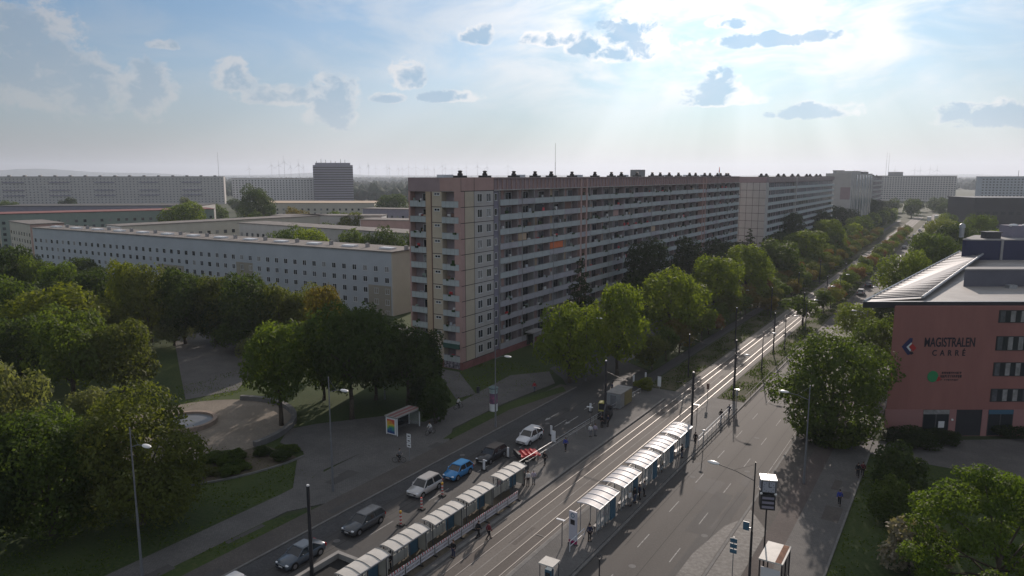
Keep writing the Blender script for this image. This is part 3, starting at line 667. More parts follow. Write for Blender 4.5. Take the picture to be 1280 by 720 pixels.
# ------------------------------------------------------------------ red commercial building on the right (local x along the wall, y inwards)
RP=at(1105,545); RQ=at(1280,545); RA=math.atan2(RQ[1]-RP[1],RQ[0]-RP[0])
def red_building():
    root=thing('commercial_building',(RP[0],RP[1],0),'red plastered commercial building with pointed metal roof and dark lettering on its wall','commercial building',rz=RA)
    ca,sa=math.cos(RA),math.sin(RA)
    def loc(X,Y): dx,dy=X-RP[0],Y-RP[1]; return (dx*ca+dy*sa, -dx*sa+dy*ca)
    pl=mat('plaster_red',(.285,.125,.108),.92,.09,.5,stretch=(1,1,.22),detail=6); H=17.9
    far=loc(-.4,180.0)
    foot=[(0,0),(78,0),(78,far[1]),(far[0],far[1])]
    b=MB()
    b.prism(foot,0,H,0)
    b.build('wall',[pl],root)
    rose=mat('plaster_rose',(.32,.165,.155),.9,.06,.3)
    g=MB(); g.box(-.02,5.0,-.03,.2,0,3.75); g.box(8.6,9.5,-.03,.2,0,3.75); g.box(13.05,13.8,-.03,.2,0,3.75); g.box(17.25,78,-.03,.2,0,3.75)
    for a_ in range(0,len(g.v),8):
        q=MB(); q.add(g.v[a_:a_+8],[tuple(i-a_ for i in f) for f in g.f if a_<=f[0]<a_+8]); q.build('ground_floor_facing',rose,root)
    # ground floor openings
    for n,(a,c,nm) in enumerate(((5.05,8.55,'shop_window'),(9.55,13.0,'passage_opening'),(13.85,17.2,'entrance_door'))):
        o=MB(); o.box(a,c,-.012,.1,.05,3.72,0)
        ob=o.build(nm,[M['glass'] if n!=1 else P_['darkblk']],root)
        if n!=1:
            f=MB(); f.box(a,c,-.07,-.015,3.1,3.7,0); 
            for k in range(3): xx=a+(c-a)*k/2; f.box(max(a,xx-.06),min(c,xx+.06),-.06,-.014,.05,3.08,1)
            f.build('transom',[M['glass_blue'] if n==2 else M['pane_curtain'],M['dark_grey']],ob)
    s=MB(); s.box(7.2,8.0,-.05,-.014,1.2,2.1); s.build('poster',M['frame_white'],root); s=MB(); s.box(5.6,6.9,-.05,-.014,.35,.55); s.build('poster',M['frame_white'],root)
    wl=MB(); wl.ell((8.95,-.16,2.35),(.16,.13,.16)); wl.build('wall_lamp',M['lamp_head'],root,smooth=True)
    # window bands on the right part of the wall
    for zc,h in ((16.55,1.7),(12.9,1.95),(9.35,1.9),(5.75,1.8)):
        f=MB(); f.box(13.85,25,-.06,.1,zc-h/2,zc+h/2,0)
        wb=f.build('window_band',[M['black_metal']],root)
        for k in range(8):
            q=MB(); xx=14.05+k*1.38; q.box(xx,xx+.62,-.085,-.061,zc-h/2+.1,zc+h/2-.1); q.build('pane',M['pane_curtain'] if k%3 else M['pane_mid'],wb)
            q=MB(); q.box(xx+.70,xx+1.26,-.085,-.061,zc-h/2+.1,zc+h/2-.1); q.build('pane',M['glass'],wb)
    # lettering and emblems
    def text(s,x,z,h,w,m,name,sp=1.0,bold=.0):
        cu=bpy.data.curves.new(name,'FONT'); cu.body=s; cu.size=1; cu.extrude=.03; cu.space_character=sp; cu.offset=bold
        o=bpy.data.objects.new('tmp',cu); COL.objects.link(o); dg=bpy.context.evaluated_depsgraph_get(); me=bpy.data.meshes.new_from_object(o.evaluated_get(dg)); bpy.data.objects.remove(o)
        co=np.empty(len(me.vertices)*3); me.vertices.foreach_get('co',co); co=co.reshape(-1,3)
        mn,mx=co.min(0),co.max(0)
        co[:,0]=(co[:,0]-mn[0])/(mx[0]-mn[0])*w; co[:,1]=(co[:,1]-mn[1])/(mx[1]-mn[1])*h
        me.vertices.foreach_set('co',co.ravel()); me.materials.clear(); me.materials.append(m); me.update()
        o=link(name,me,root,(x,-.035,z)); o.rotation_euler=(math.pi/2,0,0); return o
    ink=mat('letter_dark',(.025,.02,.03),.5); 
    text('MAGISTRALEN',4.35,12.42,1.28,6.7,ink,'lettering',1.0,.012)
    text('CARRÉ',5.5,11.2,1.0,4.4,ink,'lettering',1.9,.012)
    def em(name,poly,m,yy=-.06):
        q=MB(); n=len(poly); q.add([(x,yy,z) for x,z in poly]+[(x,0,z) for x,z in poly],[tuple(range(n)),tuple(range(2*n-1,n-1,-1))]+[(i,n+i,n+(i+1)%n,(i+1)%n) for i in range(n)]); q.build(name,m,root)
    em('emblem',[(1.35,12.45),(2.35,13.62),(2.7,13.62),(2.7,13.15),(1.95,12.42),(2.55,11.75),(2.45,11.35),(2.2,11.35)],mat('emblem_blue',(.02,.025,.09),.4))
    em('emblem',[(1.98,12.42),(2.55,13.02),(2.66,12.86),(2.26,12.42),(2.6,12.0),(2.5,11.82)],M['frame_white'],-.065)
    em('emblem',[(2.35,12.45),(2.75,12.85),(3.3,12.25),(2.9,11.85)],mat('emblem_red',(.40,.03,.03),.4),-.07)
    em('emblem',[(2.5,11.75),(2.8,11.75),(3.0,11.55),(2.7,11.35),(2.45,11.45)],ink,-.07)
    gr=mat('emblem_green',(.02,.22,.08),.5)
    em('emblem',[(5.85+.72*math.cos(t*math.pi/10),8.35+.78*math.sin(t*math.pi/10)) for t in range(20)],gr)
    em('emblem',[(6.35,7.75),(6.55,8.35),(6.75,8.3),(7.0,8.0),(6.6,7.7)],mat('emblem_red2',(.35,.03,.03),.4),-.07)
    rr=random.Random(4)
    for z,h,xa,xb in ((8.72,.27,7.05,9.65),(8.2,.36,6.9,9.65),(7.78,.2,6.95,9.5)):
        q=MB(); x=xa
        while x<xb-.1:
            ww=rr.uniform(.13,.24); q.box(x,x+ww*.28,-.05,0,z,z+h); q.box(x+ww*.3,x+ww*.8,-.05,0,z+h*rr.choice((0,.4,.78)),z+h*rr.choice((.85,1.0))); x+=ww+(.07 if rr.random()<.85 else .25)
        q.build('small_lettering',ink,root)
    # roof: deep fascia, flat roof, striped sloping metal roof running back from the pointed tip
    Z=18.3
    def lp(x,y,z): return loc(*at(x,y,z))
    tip=lp(1080,378,Z); 
    e1=loc(-.9,186.0); i0=lp(1153,375,Z+.1); i1=lp(1228,323,Z+.5)
    right=(27,tip[1]); 
    ou=[tip,(79,tip[1]),(79,e1[1]),e1]
    rf=MB(); rf.prism(ou,H,Z,0); ro=rf.build('roof',[mat('roof_sheet',(.32,.30,.28),.55,.18,.25)],root)
    fa=MB(); fa.prism([(tip[0]-.2,tip[1]-.14),(79,tip[1]-.14),(79,tip[1]+.02),(tip[0],tip[1]+.02)],H-.3,Z+.06); fa.build('fascia',P_['darkblk'],ro)
    sm=MB()
    # sloping strip: outer eaves at Z+.05, inner ridge at Z+1.0
    oz,iz=Z+.06,Z+.35
    A=Vector((*tip,oz)); B=Vector((*e1,oz)); C=Vector((*i0,iz)); D=Vector((*i1,iz+.9))
    sm.quad(A,C,D,B,0); sm.quad(A-Vector((0,0,.05)),A,B,B-Vector((0,0,.05)),0)
    mr=sm.build('metal_roof',mat('roof_metal',(.33,.32,.325),.6,.1,.3),ro)
    ns=30
    for k in range(ns):
        t=(k+.6)/ns; t=t*t*.35+t*.65
        p=A.lerp(B,t); q=C.lerp(D,t)
        if t<.02: continue
        f=MB(); d=(B-A).normalized()*.22; up=Vector((0,0,.16)); a1=p.lerp(q,.02); b1=p.lerp(q,.99)
        f.add([a1-d,a1+d,b1+d,b1-d,a1-d+up,a1+d+up,b1+d+up,b1-d+up],[(4,5,6,7),(0,1,5,4),(1,2,6,5),(2,3,7,6),(3,0,4,7)])
        f.build('seam',mat_seam,mr)
    for (p,q,r_) in ((A,B,.16),(C,D,.2)):
        c=MB(); c.rod(p+Vector((0,0,.12)),q+Vector((0,0,.12)),r_,n=6); c.build('ridge_cap',M['steel'],ro)
    c=MB(); c.box(tip[0]+.2,79,tip[1]-.02,tip[1]+.35,Z,Z+.12); c.build('eaves_trim',M['steel'],ro)
    # plant rooms
    a=lp(1204,358,Z); 
    def wbox(name,X0,X1,Y0,Y1,z0,z1,m,par=ro):
        q=MB(); q.prism([loc(X0,Y0),loc(X1,Y0),loc(X1,Y1),loc(X0,Y1)],z0,z1); return q.build(name,m,par)
    pr=MB(); u=Vector((1,0)); ax,ay=a; ed0=(Vector(e1)-Vector(tip)).normalized(); pr.prism([(ax,ay),(ax+30,ay),(ax+30+ed0.x*3.2,ay+ed0.y*3.2),(ax+ed0.x*3.2,ay+ed0.y*3.2)],Z,Z+2.5,0); pr.prism([(ax-.12,ay-.12),(ax+30,ay-.12),(ax+30+ed0.x*3.3,ay+ed0.y*3.3),(ax-.12+ed0.x*3.3,ay+ed0.y*3.3)],Z+2.5,Z+2.68,1); pr.build('plant_room',[mat('plant_grey',(.13,.13,.155),.8,.08,.4),P_['slab']],ro)
    bz=lp(1204,325,Z); bx,by=bz; ed=(Vector(e1)-Vector(tip)).normalized(); sx_=lambda t:(ed.x*t,ed.y*t)
    cb=MB(); poly=[(bx+.35,by+1.3),(bx+.6,by+.7),(bx+1.3,by+.25),(bx+2.8,by),(bx+40,by-.0),(bx+40+ed.x*14,by+ed.y*14),(bx+ed.x*14,by+ed.y*14)]
    cb.prism(poly,Z,Z+3.9,0); cb.prism([(p[0]+(-.15 if i in(0,1,6) else 0),p[1]-.15) for i,p in enumerate(poly)],Z+3.9,Z+4.1,1)
    cbo=cb.build('roof_pavilion',[mat('pavilion_blue',(.035,.04,.085),.5,.1,.4),P_['slab']],ro)
    for xx in (7.2,13.4,19.5): q=MB(); q.box(bx+xx,bx+xx+.5,by-.12,by+.1,Z,Z+3.9); q.build('mullion',P_['slab'],cbo)
    q=MB(); q.box(bx+5.6,bx+8.4,by+2,by+4,Z+4.1,Z+5.3); q.box(bx+5.4,bx+8.6,by+1.8,by+4.2,Z+5.3,Z+5.45); q.build('vent_housing',M['dark_grey'],cbo)
    q=MB(); q.lathe([(.45,0),(.45,1.9),(.6,2.0),(.5,2.6),(.15,2.9)],12,0,(bx+2.3,by+5,Z+4.1)); q.build('flue',M['steel'],cbo)
    q=MB(); q.box(bx+12,bx+34,by+4,by+8,Z+4.1,Z+6.5); q.build('upper_plant_room',P_['lilac'],cbo)
    for k in range(5): q=MB(); q.ell((bx+12.5+k*2.6,by+4.6,Z+6.55),(1.0,.5,.35)); q.build('roof_dome',M['white_metal'],cbo)
    for xx in (5.5,8.5,11): q=MB(); q.box(ax+xx,ax+xx+1.2,ay-2.2,ay-1.2,Z,Z+.5); q.build('roof_light',M['steel'],ro)
mat_seam=mat('seam_dark',(.15,.145,.15),.5,.1,1)
red_building()

# ------------------------------------------------------------------ foliage
def crown_mesh(name, seed, lobes, n, size, cut=.72, up=.25, asp=.55, jit=.45, inner=.12):
    rng=np.random.default_rng(seed)
    Lb=np.array(lobes,float)                     # cx cy cz rx ry rz
    area=(Lb[:,3]*Lb[:,4]*Lb[:,5])**(2/3); p=area/area.sum()
    m=int(n*1.9)
    k=rng.choice(len(Lb),m,p=p); d=rng.normal(size=(m,3)); d/=np.linalg.norm(d,axis=1)[:,None]
    r=rng.uniform(.80,1.10,m); ins=rng.random(m)<inner; r[ins]=rng.uniform(.3,.8,ins.sum())
    # ragged surface: low frequency bumps
    bump=1+.13*np.sin(d[:,0]*5.3+k*1.7)*np.cos(d[:,1]*4.7+k)+.10*np.sin(d[:,2]*7+d[:,0]*6+k*2.1)
    pos=Lb[k,:3]+d*Lb[k,3:6]*(r*bump)[:,None]
    keep=np.ones(m,bool)
    for j in range(len(Lb)):
        q=np.linalg.norm((pos-Lb[j,:3])/Lb[j,3:6],axis=1); keep&=~((q<cut)&(k!=j)&~ins)
    keep&=~((d[:,2]<-.55)&(rng.random(m)<.5))
    pos,d,k=pos[keep][:n],d[keep][:n],k[keep][:n]; m=len(pos)
    nr=d*.75+rng.normal(size=(m,3))*jit+np.array([0,0,up]); nr/=np.linalg.norm(nr,axis=1)[:,None]
    t=rng.normal(size=(m,3)); t-=nr*(t*nr).sum(1)[:,None]; t/=np.linalg.norm(t,axis=1)[:,None]; b=np.cross(nr,t)
    s=size*rng.uniform(.6,1.45,m)[:,None]
    v=np.stack([pos+t*s*.5, pos+b*s*.5*asp+nr*s*.08, pos-t*s*.5, pos-b*s*.5*asp-nr*s*.05],1).reshape(-1,3)
    me=bpy.data.meshes.new(name); me.vertices.add(4*m); me.vertices.foreach_set('co',v.ravel())
    me.loops.add(4*m); me.loops.foreach_set('vertex_index',np.arange(4*m,dtype=np.int32))
    me.polygons.add(m); me.polygons.foreach_set('loop_start',np.arange(0,4*m,4,dtype=np.int32))
    me.update(calc_edges=True)
    at_=me.attributes.new('tint','FLOAT','FACE')
    lt=rng.random(len(Lb)); tint=np.clip(.5*lt[k]+.5*rng.random(m)+.0,0,1); at_.data.foreach_set('value',tint.astype(np.float32))
    return me
def lobes_round(seed,H,W,base,n=14,lr=(.24,.36),dome=1.0):
    r=random.Random(seed); cz=(H+base)/2; rz=(H-base)/2; out=[(0,0,cz,W*.30,W*.30,rz*.62)]
    for i in range(n):
        a=i*2.399+r.uniform(-.7,.7); u=(i+.5)/n; z=-.92+1.74*u; rad=math.sqrt(max(.05,1-abs(z)**2.2*.9))*r.uniform(.42,.84)
        if z>.55: rad*=.75
        q=r.uniform(*lr)*r.choice((.7,.85,1.,1.15)); out.append((W/2*rad*math.cos(a),W/2*rad*math.sin(a),cz+rz*z*.80,W*q*.72,W*q*.72,min(rz*.5,W*q*.62)))
    return out
def trunk_mb(seed,H,W,base,tr,lobes,nl=7,mult=1):
    r=random.Random(seed); mb=MB()
    for t in range(mult):
        ox=(t-(mult-1)/2)*tr*3
        pts=[(ox,0,-.1),(ox*1.2+r.uniform(-.1,.1),r.uniform(-.1,.1),base*.6),(ox*1.5+r.uniform(-.25,.25),r.uniform(-.25,.25),base+ (H-base)*.25),(ox+r.uniform(-.4,.4),r.uniform(-.4,.4),base+(H-base)*.65)]
        mb.path(pts,[tr*1.25,tr*.9,tr*.65,tr*.2],8)
    st=pts[2]
    for l in r.sample(lobes[1:],min(nl,len(lobes)-1)):
        s=(st[0],st[1],base*.85+r.uniform(0,(H-base)*.25)); mid=((s[0]+l[0])/2,(s[1]+l[1])/2,(s[2]+l[2])/2+.3)
        mb.path([s,mid,l[:3]],[tr*.45,tr*.28,tr*.1],5)
    return mb
LEAF={k:leaf_mat('leaf_'+k,*c) for k,c in dict(
  lime=((0.074,0.108,0.013),(0.119,0.158,0.016),(0.167,0.202,0.022)),
  mid=((0.045,0.073,0.015),(0.069,0.101,0.019),(0.100,0.132,0.026)),
  dark=((0.028,0.049,0.015),(0.044,0.066,0.018),(0.060,0.088,0.025)),
  deep=((0.022,0.038,0.015),(0.032,0.050,0.018),(0.045,0.063,0.022)),
  olive=((0.063,0.078,0.019),(0.088,0.104,0.025),(0.122,0.132,0.032)),
  autumn=((0.091,0.091,0.022),(0.133,0.101,0.026),(0.086,0.097,0.026)),
  rust=((0.122,0.068,0.029),(0.162,0.081,0.032),(0.114,0.090,0.032)),
  gold=((0.101,0.123,0.016),(0.140,0.158,0.019),(0.095,0.127,0.019)),
  pale=((0.106,0.123,0.057),(0.130,0.142,0.065),(0.153,0.165,0.081)),
  fresh=((.050,.088,.013),(.076,.116,.016),(.105,.140,.022))).items()}
LEAF['bloom']=leaf_mat('leaf_bloom',(.06,.08,.035),(.22,.19,.14),(.44,.38,.31),.25)
KIND={}
def proto(kind):
    if kind in KIND: return KIND[kind]
    S=dict(broad=(12,12,1.3,.33,8000,.48,20,(.22,.32)), big=(13,13,.3,.36,20000,.36,28,(.20,.29)), raised=(12,12,3.6,.32,8000,.46,20,(.21,.31)), oval=(12,9,1.2,.28,7500,.44,19,(.24,.33)), tall=(14,8,2.0,.28,6000,.46,15,(.28,.38)),
           small=(6,4.6,1.5,.12,2200,.36,9,(.28,.40)), far=(11,10,1.0,.3,1500,.95,10,(.28,.40)))
    out=[]
    if kind in S:
        H,W,base,tr,n,size,nl,lr=S[kind]
        for v in range(2 if kind in('big',) else 3):
            sd=hash((kind,v))%1000 if False else sum(map(ord,kind))*7+v*31
            lb=lobes_round(sd,H,W,base,nl,lr)
            out.append((crown_mesh('crown',sd,lb,n,size),trunk_mb(sd,H,W,base,tr,lb).mesh('trunk',M['bark'],True),H,W))
    elif kind=='conifer':
        for v in range(2):
            r=random.Random(90+v); H,W=13,6; lb=[]
            for i in range(26):
                u=(i+.5)/26; z=1.0+u*11.5; a=i*2.4; rad=(1-u)**.8*W/2*.62+.12; q=max(.45,(1-u)*1.5+.3); lb.append((rad*math.cos(a),rad*math.sin(a),z,q,q,q*.55))
            out.append((crown_mesh('crown',90+v,lb,5200,.42,up=-.1,asp=.35),trunk_mb(90+v,H,2,1.2,.22,lb,4).mesh('trunk',M['bark'],True),H,W))
    elif kind=='bush':
        for v in range(3):
            H,W=3,3; lb=[l for l in lobes_round(40+v,H,W,.1,9,(.3,.42))]
            out.append((crown_mesh('crown',40+v,lb,2600,.24),trunk_mb(40+v,H,W,.4,.06,lb,5,2).mesh('trunk',M['bark'],True),H,W))
    elif kind=='thuja':
        for v in range(2):
            H,W=5,4.6; r=random.Random(60+v); lb=[(0,0,2.0,1.7,1.7,2.0)]
            for i in range(16):
                a=i*2.4; rad=r.uniform(.5,1.5); lb.append((rad*math.cos(a),rad*math.sin(a),r.uniform(1.0,3.4)+(1.5-rad)*.6,.6,.6,1.25))
            out.append((crown_mesh('crown',60+v,lb,7500,.24,up=.5,asp=.35,jit=.6),trunk_mb(60+v,H,W,.4,.1,lb,5,2).mesh('trunk',M['bark'],True),H,W))
    elif kind=='willow':
        for v in range(2):
            H,W=5,6; r=random.Random(70+v); lb=[]
            for i in range(18):
                a=i*2.4; rad=2.5*math.sqrt((i+.5)/18); lb.append((rad*math.cos(a),rad*math.sin(a),3.6-rad*.6,.8,.8,1.5-.1*rad))
            out.append((crown_mesh('crown',70+v,lb,4200,.34,up=0,asp=.28,jit=.8),trunk_mb(70+v,H,W,1.0,.15,lb,6).mesh('trunk',M['bark'],True),H,W))
    elif kind=='frond':
        r=random.Random(80); H,W=9,13; lb=[]
        for i in range(46):
            a=i*2.399+r.uniform(-.3,.3); rad=W/2*math.sqrt((i+.5)/46)*r.uniform(.8,1.05); lb.append((rad*math.cos(a),rad*math.sin(a),7.9-(rad/W*2)**2*4.6+r.uniform(-.6,.6),r.uniform(.7,1.5),r.uniform(.7,1.5),.42))
        for i in range(22):
            a=i*2.399; rad=W/2*r.uniform(.45,.95); lb.append((rad*math.cos(a),rad*math.sin(a),r.uniform(1.6,4.6),r.uniform(.8,1.4),r.uniform(.8,1.4),.5))
        out.append((crown_mesh('crown',80,lb,36000,.22,cut=.5,up=.7,asp=.5,jit=.5),trunk_mb(80,H,W,2,.2,lb,12).mesh('trunk',M['bark'],True),H,W))
    KIND[kind]=out; return out
TREES=[]
def tree(kind,X,Y,h,w,leaf,label,group=None,name='tree',cat='tree',z=0.,seed=None):
    pr=proto(kind); sd=len(TREES) if seed is None else seed
    cm,tm,H,W=pr[sd%len(pr)]
    root=thing(name,(X,Y,z),label,cat,group,rz=(sd*2.399)%6.283); s=w/W; root.scale=(s,s,h/H)
    if not cm.materials: cm.materials.append(LEAF[leaf])
    c=link('crown',cm,root); c.material_slots[0].link='OBJECT'; c.material_slots[0].material=LEAF[leaf]
    link('trunk',tm,root); TREES.append(root); return root
def ptree(kind,x,yb,yt,wpx,leaf,label,group=None,**k):
    X,Y=at(x,yb); h=height_at(X,Y,yt); w=wpx*depth(X,Y)/F*1.0
    return tree(kind,X,Y,h,w,leaf,label,group,**k)
# ------------------------------------------------------------------ trees, one call each: kind, foot x y, top y, crown width (photo pixels), leaf colour, label
for a in [
 ('big',178,655,487,172,'olive','large spreading maple with ochre tinted top beside the nearest left street lamp'),
 ('big',66,668,508,172,'mid','large broadleaf tree at the lower left, left of the ochre topped maple'),
 ('broad',8,600,442,110,'pale','greyish leaved tree at the left edge behind the big lower left tree'),
 ('broad',-20,690,520,150,'dark','dark tree cut by the left picture edge above the sunlit lawn'),
 ('oval',118,560,482,60,'pale','thin greyish tree rising between the two big lower left trees'),
 ('broad',156,494,396,104,'olive','dull olive round tree left of the path to the plaza'),
 ('broad',92,496,382,110,'mid','broad green tree just left of the dull olive round tree'),
 ('broad',28,490,392,110,'dark','dark green tree at the left edge above the greyish tree'),
 ('broad',70,455,352,135,'gold','yellow tinged wide tree behind the broad green park trees'),
 ('broad',8,440,338,100,'mid','tall tree at the left edge below the pink striped block end'),
 ('broad',18,400,305,70,'dark','dark tree in front of the white block end at the left edge'),
 ('oval',78,405,322,58,'fresh','bright yellow green tree against the left end of the blue block'),
 ('broad',48,400,318,50,'mid','tree between the dark left edge tree and the bright yellow green one'),
 ('broad',122,440,372,75,'olive','brownish green tree in the shade below the blue block, left part'),
 ('oval',118,420,330,60,'dark','dark upright tree before the blue block, first from the left of its row'),
 ('oval',160,425,318,45,'gold','narrow yellowish tree reaching up before the blue block'),
 ('broad',190,428,328,66,'olive','olive tree before the blue block, right of the narrow yellowish one'),
 ('broad',232,430,330,70,'dark','round dark tree before the middle of the blue block'),
 ('oval',272,430,338,52,'olive','olive upright tree before the blue block, left of the widest one'),
 ('broad',312,438,338,76,'dark','widest dark tree of the row before the blue block'),
 ('broad',350,440,350,60,'olive','olive brown tree before the right part of the blue block'),
 ('oval',374,440,360,45,'olive','small olive tree left of the ochre topped one before the blue block'),
 ('oval',410,465,352,52,'autumn','tree with ochre top standing before the tan panel field of the blue block'),
 ('willow',218,432,394,56,'pale','pale weeping shrub at the head of the park path, left side'),
 ('willow',300,440,394,62,'mid','weeping green shrub at the head of the park path, right side'),
 ('willow',322,455,415,50,'pale','lower pale weeping shrub in front of the right weeping one'),
 ('raised',352,532,402,104,'mid','tree with visible trunk beside the curved plaza wall'),
 ('raised',440,524,380,116,'dark','broad dark tree left of the second street lamp'),
 ('raised',510,508,406,92,'dark','broad dark tree directly behind the bus shelter'),
 ('broad',405,500,400,78,'mid','tree behind the plaza tree with a lighter rounded crown'),
 ('broad',470,500,384,84,'deep','very dark tree in front of the beige gable of the blue block'),
 ('tall',536,500,408,48,'deep','narrow dark tree hugging the gable of the big slab'),
 ('bush',544,530,476,44,'dark','ragged tall shrub right of the bus shelter'),
 ('bush',527,514,470,40,'deep','dark shrub between the bus shelter and the slab gable'),
 ('broad',712,478,377,86,'lime','lone yellow green tree at the corner of the side road'),
 ('big',1036,552,412,148,'mid','large full tree between the right carriageway and the red building'),
 ('broad',1092,470,392,66,'mid','tree between the large full tree and the red wall'),
 ('broad',1068,425,378,58,'lime','light tree behind the large full tree, nearer to the carriageway'),
 ('oval',1108,420,362,52,'dark','darker tree below the pointed roof tip'),
 ('broad',1128,380,312,66,'lime','light green tree along the right pavement beyond the roof tip'),
 ('broad',1160,360,288,70,'mid','big rounded tree beyond the metal roof, second along the right pavement'),
 ('broad',1188,338,276,64,'dark','dark rounded tree behind the roof pavilion'),
 ('broad',1172,318,272,50,'gold','yellow tinged tree top farther along the right pavement'),
 ('broad',1222,318,266,40,'mid','tree in front of the flat black hall, left one'),
 ('broad',1258,330,280,60,'lime','tree behind the roof pavilion in front of the black hall'),
 ('bush',1122,612,556,64,'dark','clipped dark evergreen shrub beside the pavement, rear one'),
 ('bush',1146,558,534,48,'deep','low dark shrub against the foot of the red wall'),
 ('broad',233,300,250,62,'lime','light green tree rising between the low roofs left of the tower'),
 ('broad',322,290,230,44,'dark','dark round tree in front of the long white block'),
 ('broad',490,285,241,50,'dark','dark tree behind the low blocks beside the slab gable'),
 ('broad',440,312,264,48,'olive','olive tree between the low cream blocks'),
 ('broad',372,300,258,34,'autumn','brownish tree beside the ochre roofed block'),
 ('bush',300,310,281,18,'deep','small dark tree at the corner of the cream block behind the blue one'),
 ('broad',88,270,246,22,'deep','dark tree before the far left slab, right one'),
 ('broad',12,272,250,26,'mid','green tree before the far left slab, left one'),
 ]:
    nm='shrub' if a[0] in('bush','willow') else ('conifer_tree' if a[0]=='conifer' else 'broadleaf_tree')
    ptree(*a[:6],a[6],name=nm,cat='shrub' if nm=='shrub' else 'tree')
for X,lst in ((-50.4,[
 ('oval',772,462,350,82,'lime','yellow green street tree right of the conifer'),
 ('oval',836,447,330,92,'lime','full yellow green street tree above the white van'),
 ('oval',893,425,314,80,'lime','yellow green street tree behind the full one above the van'),
 ('oval',934,402,303,72,'lime','yellow green street tree below the blank gable of the second slab'),
 ('oval',972,384,296,66,'mid','mid green street tree farther along the slab side of the avenue'),
 ('oval',1006,362,284,62,'lime','tallest yellow green street tree near the far bend of the row'),
 ('oval',1036,343,272,42,'lime','last yellow green street tree of the row beside the avenue')]),(-66.5,[
 ('tall',805,420,294,58,'deep','dark tall tree before the slab facade, between the two yellow green street trees'),
 ('tall',856,405,292,44,'deep','dark narrow tree before the slab facade, second from the conifer'),
 ('conifer',725,432,318,50,'deep','dark conifer in front of the slab facade behind the lone yellow green tree'),
 ('conifer',936,352,284,26,'deep','small dark conifer at the foot of the blank panelled gable'),
 ('broad',900,350,298,56,'deep','dark bushy tree at the far foot of the first slab'),
 ('broad',982,335,264,50,'deep','dark tree before the banded facade of the second slab, left one'),
 ('broad',1020,326,262,46,'deep','dark tree before the banded facade of the second slab, right one'),
 ('broad',1052,315,257,40,'deep','dark tree at the far end of the second slab')])):
    for k_,x,_,yt,wp,lf,lb in lst:
        X_=X-2.2*(k_!='oval' and x>880); Y=at_line(x,X_); tree(k_,X_,Y,height_at(X_,Y,yt),wp*(.9 if k_=='oval' else 1)*depth(X_,Y)/F,lf,lb,name='conifer_tree' if k_=='conifer' else 'broadleaf_tree')
X,Y=at(1120,615); tree('thuja',X,Y,5.0,5.0,'mid','dark evergreen bush beside the right pavement, the farther of two',name='shrub',cat='shrub')
X,Y=at(1112,655); tree('thuja',X,Y,5.0,5.2,'mid','evergreen bush with lighter tips beside the right pavement, the nearer of two',name='shrub',cat='shrub')
X,Y=at(1138,718); tree('bush',X,Y,5.2,5.6,'bloom','shrub with pale withered blossom heads in front of the evergreen bushes',name='shrub',cat='shrub')
X,Y=at(1238,770); tree('frond',X,Y,12.6,14.5,'fresh','bright green feathery tree in the lower right corner',name='feathery_tree')
X,Y=at(1170,745); tree('bush',X,Y,2.4,3.6,'mid','low green bush under the feathery tree',name='shrub',cat='shrub')
for i,(x,y) in enumerate(((1120,550),(1175,552),(1262,545))):
    X,Y=at(x,y); tree('bush',X,Y,1.6,5,'deep','dark low planting at the foot of the red building '+('at its left corner','below the shop window','by the entrance')[i],name='shrub',cat='shrub')
for i,(X,Y,h,w_) in enumerate(((-14.6,99,2.6,4.5),(-12.0,98.0,2.2,4.2),(-10.2,100.5,2.8,4.6))):
    tree('bush',X,Y,h,w_,('dark','mid','dark')[i],'low growth at the foot of the large full tree, '+('kerb side','middle part','side towards the red wall')[i],name='shrub',cat='shrub')
for X_,Y_,h_,w_,lf,lb in ((-196,166,18.2,14,'mid','green tree behind the blue block roof, leftmost of the courtyard trees'),(-181,164,18.6,15,'lime','light green tree behind the blue block roof, second of the courtyard trees'),(-166,168,18.8,13,'mid','green tree behind the blue block roof, middle of the courtyard trees'),(-153,166,19.4,15,'dark','dark wide tree behind the blue block roof, fourth of the courtyard trees'),(-140,168,18.6,13,'dark','dark tree behind the right end of the blue block roof, rightmost of the courtyard trees')):
    tree('broad',X_,Y_,h_,w_,lf,lb,name='broadleaf_tree')
# shrub bed below the plaza
rb_=random.Random(77)
for i in range(26):
    a=rb_.uniform(-42,1); q=rb_.uniform(13.8,19.4); X,Y=PC[0]+q*math.cos(R(a)),PC[1]+q*math.sin(R(a))
    tree('bush',X,Y,rb_.uniform(.8,1.5),rb_.uniform(1.6,2.8),('dark','mid','olive','dark','mid','dark','mid')[i%7],'low shrub in the curved bed below the round plaza','shrubs in the curved bed',name='shrub',cat='shrub')
# rows of small young trees in the verges beside the tracks
rr=random.Random(11)
y=121; i=0
while y<470:
    tree('small',-46.3+rr.uniform(-.5,.5),y,rr.uniform(5.4,7.6),rr.uniform(5.0,6.8),('olive','mid','autumn','olive','lime','rust','mid')[i%7],'small autumn tinted tree in the verge row between street trees and tracks','young trees in front of the street trees',name='young_tree'); y+=rr.uniform(6,8.5); i+=1
y=196; i=0
while y<480:
    if True: tree('small',-29.2+rr.uniform(-.5,.5),y,rr.uniform(4.8,7.0),rr.uniform(4.4,6.2),('mid','olive','rust','lime')[i%4],'small tree in the row between tracks and right carriageway','young trees right of the tracks',name='young_tree'); 
    y+=rr.uniform(8,11); i+=1
y=186; i=0
while y<460:
    tree('small',-41.2+rr.uniform(-.6,.6),y,rr.uniform(4.6,6.8),rr.uniform(4.2,5.8),('autumn','olive','mid')[i%3],'small tree close to the left hand track','young trees beside the left hand track',name='young_tree'); y+=rr.uniform(8,12); i+=1
X,Y=at(1017,412); tree('small',-31.0,178,7.2,7.0,'mid','fuller green young tree standing beside the bright rails',name='young_tree')
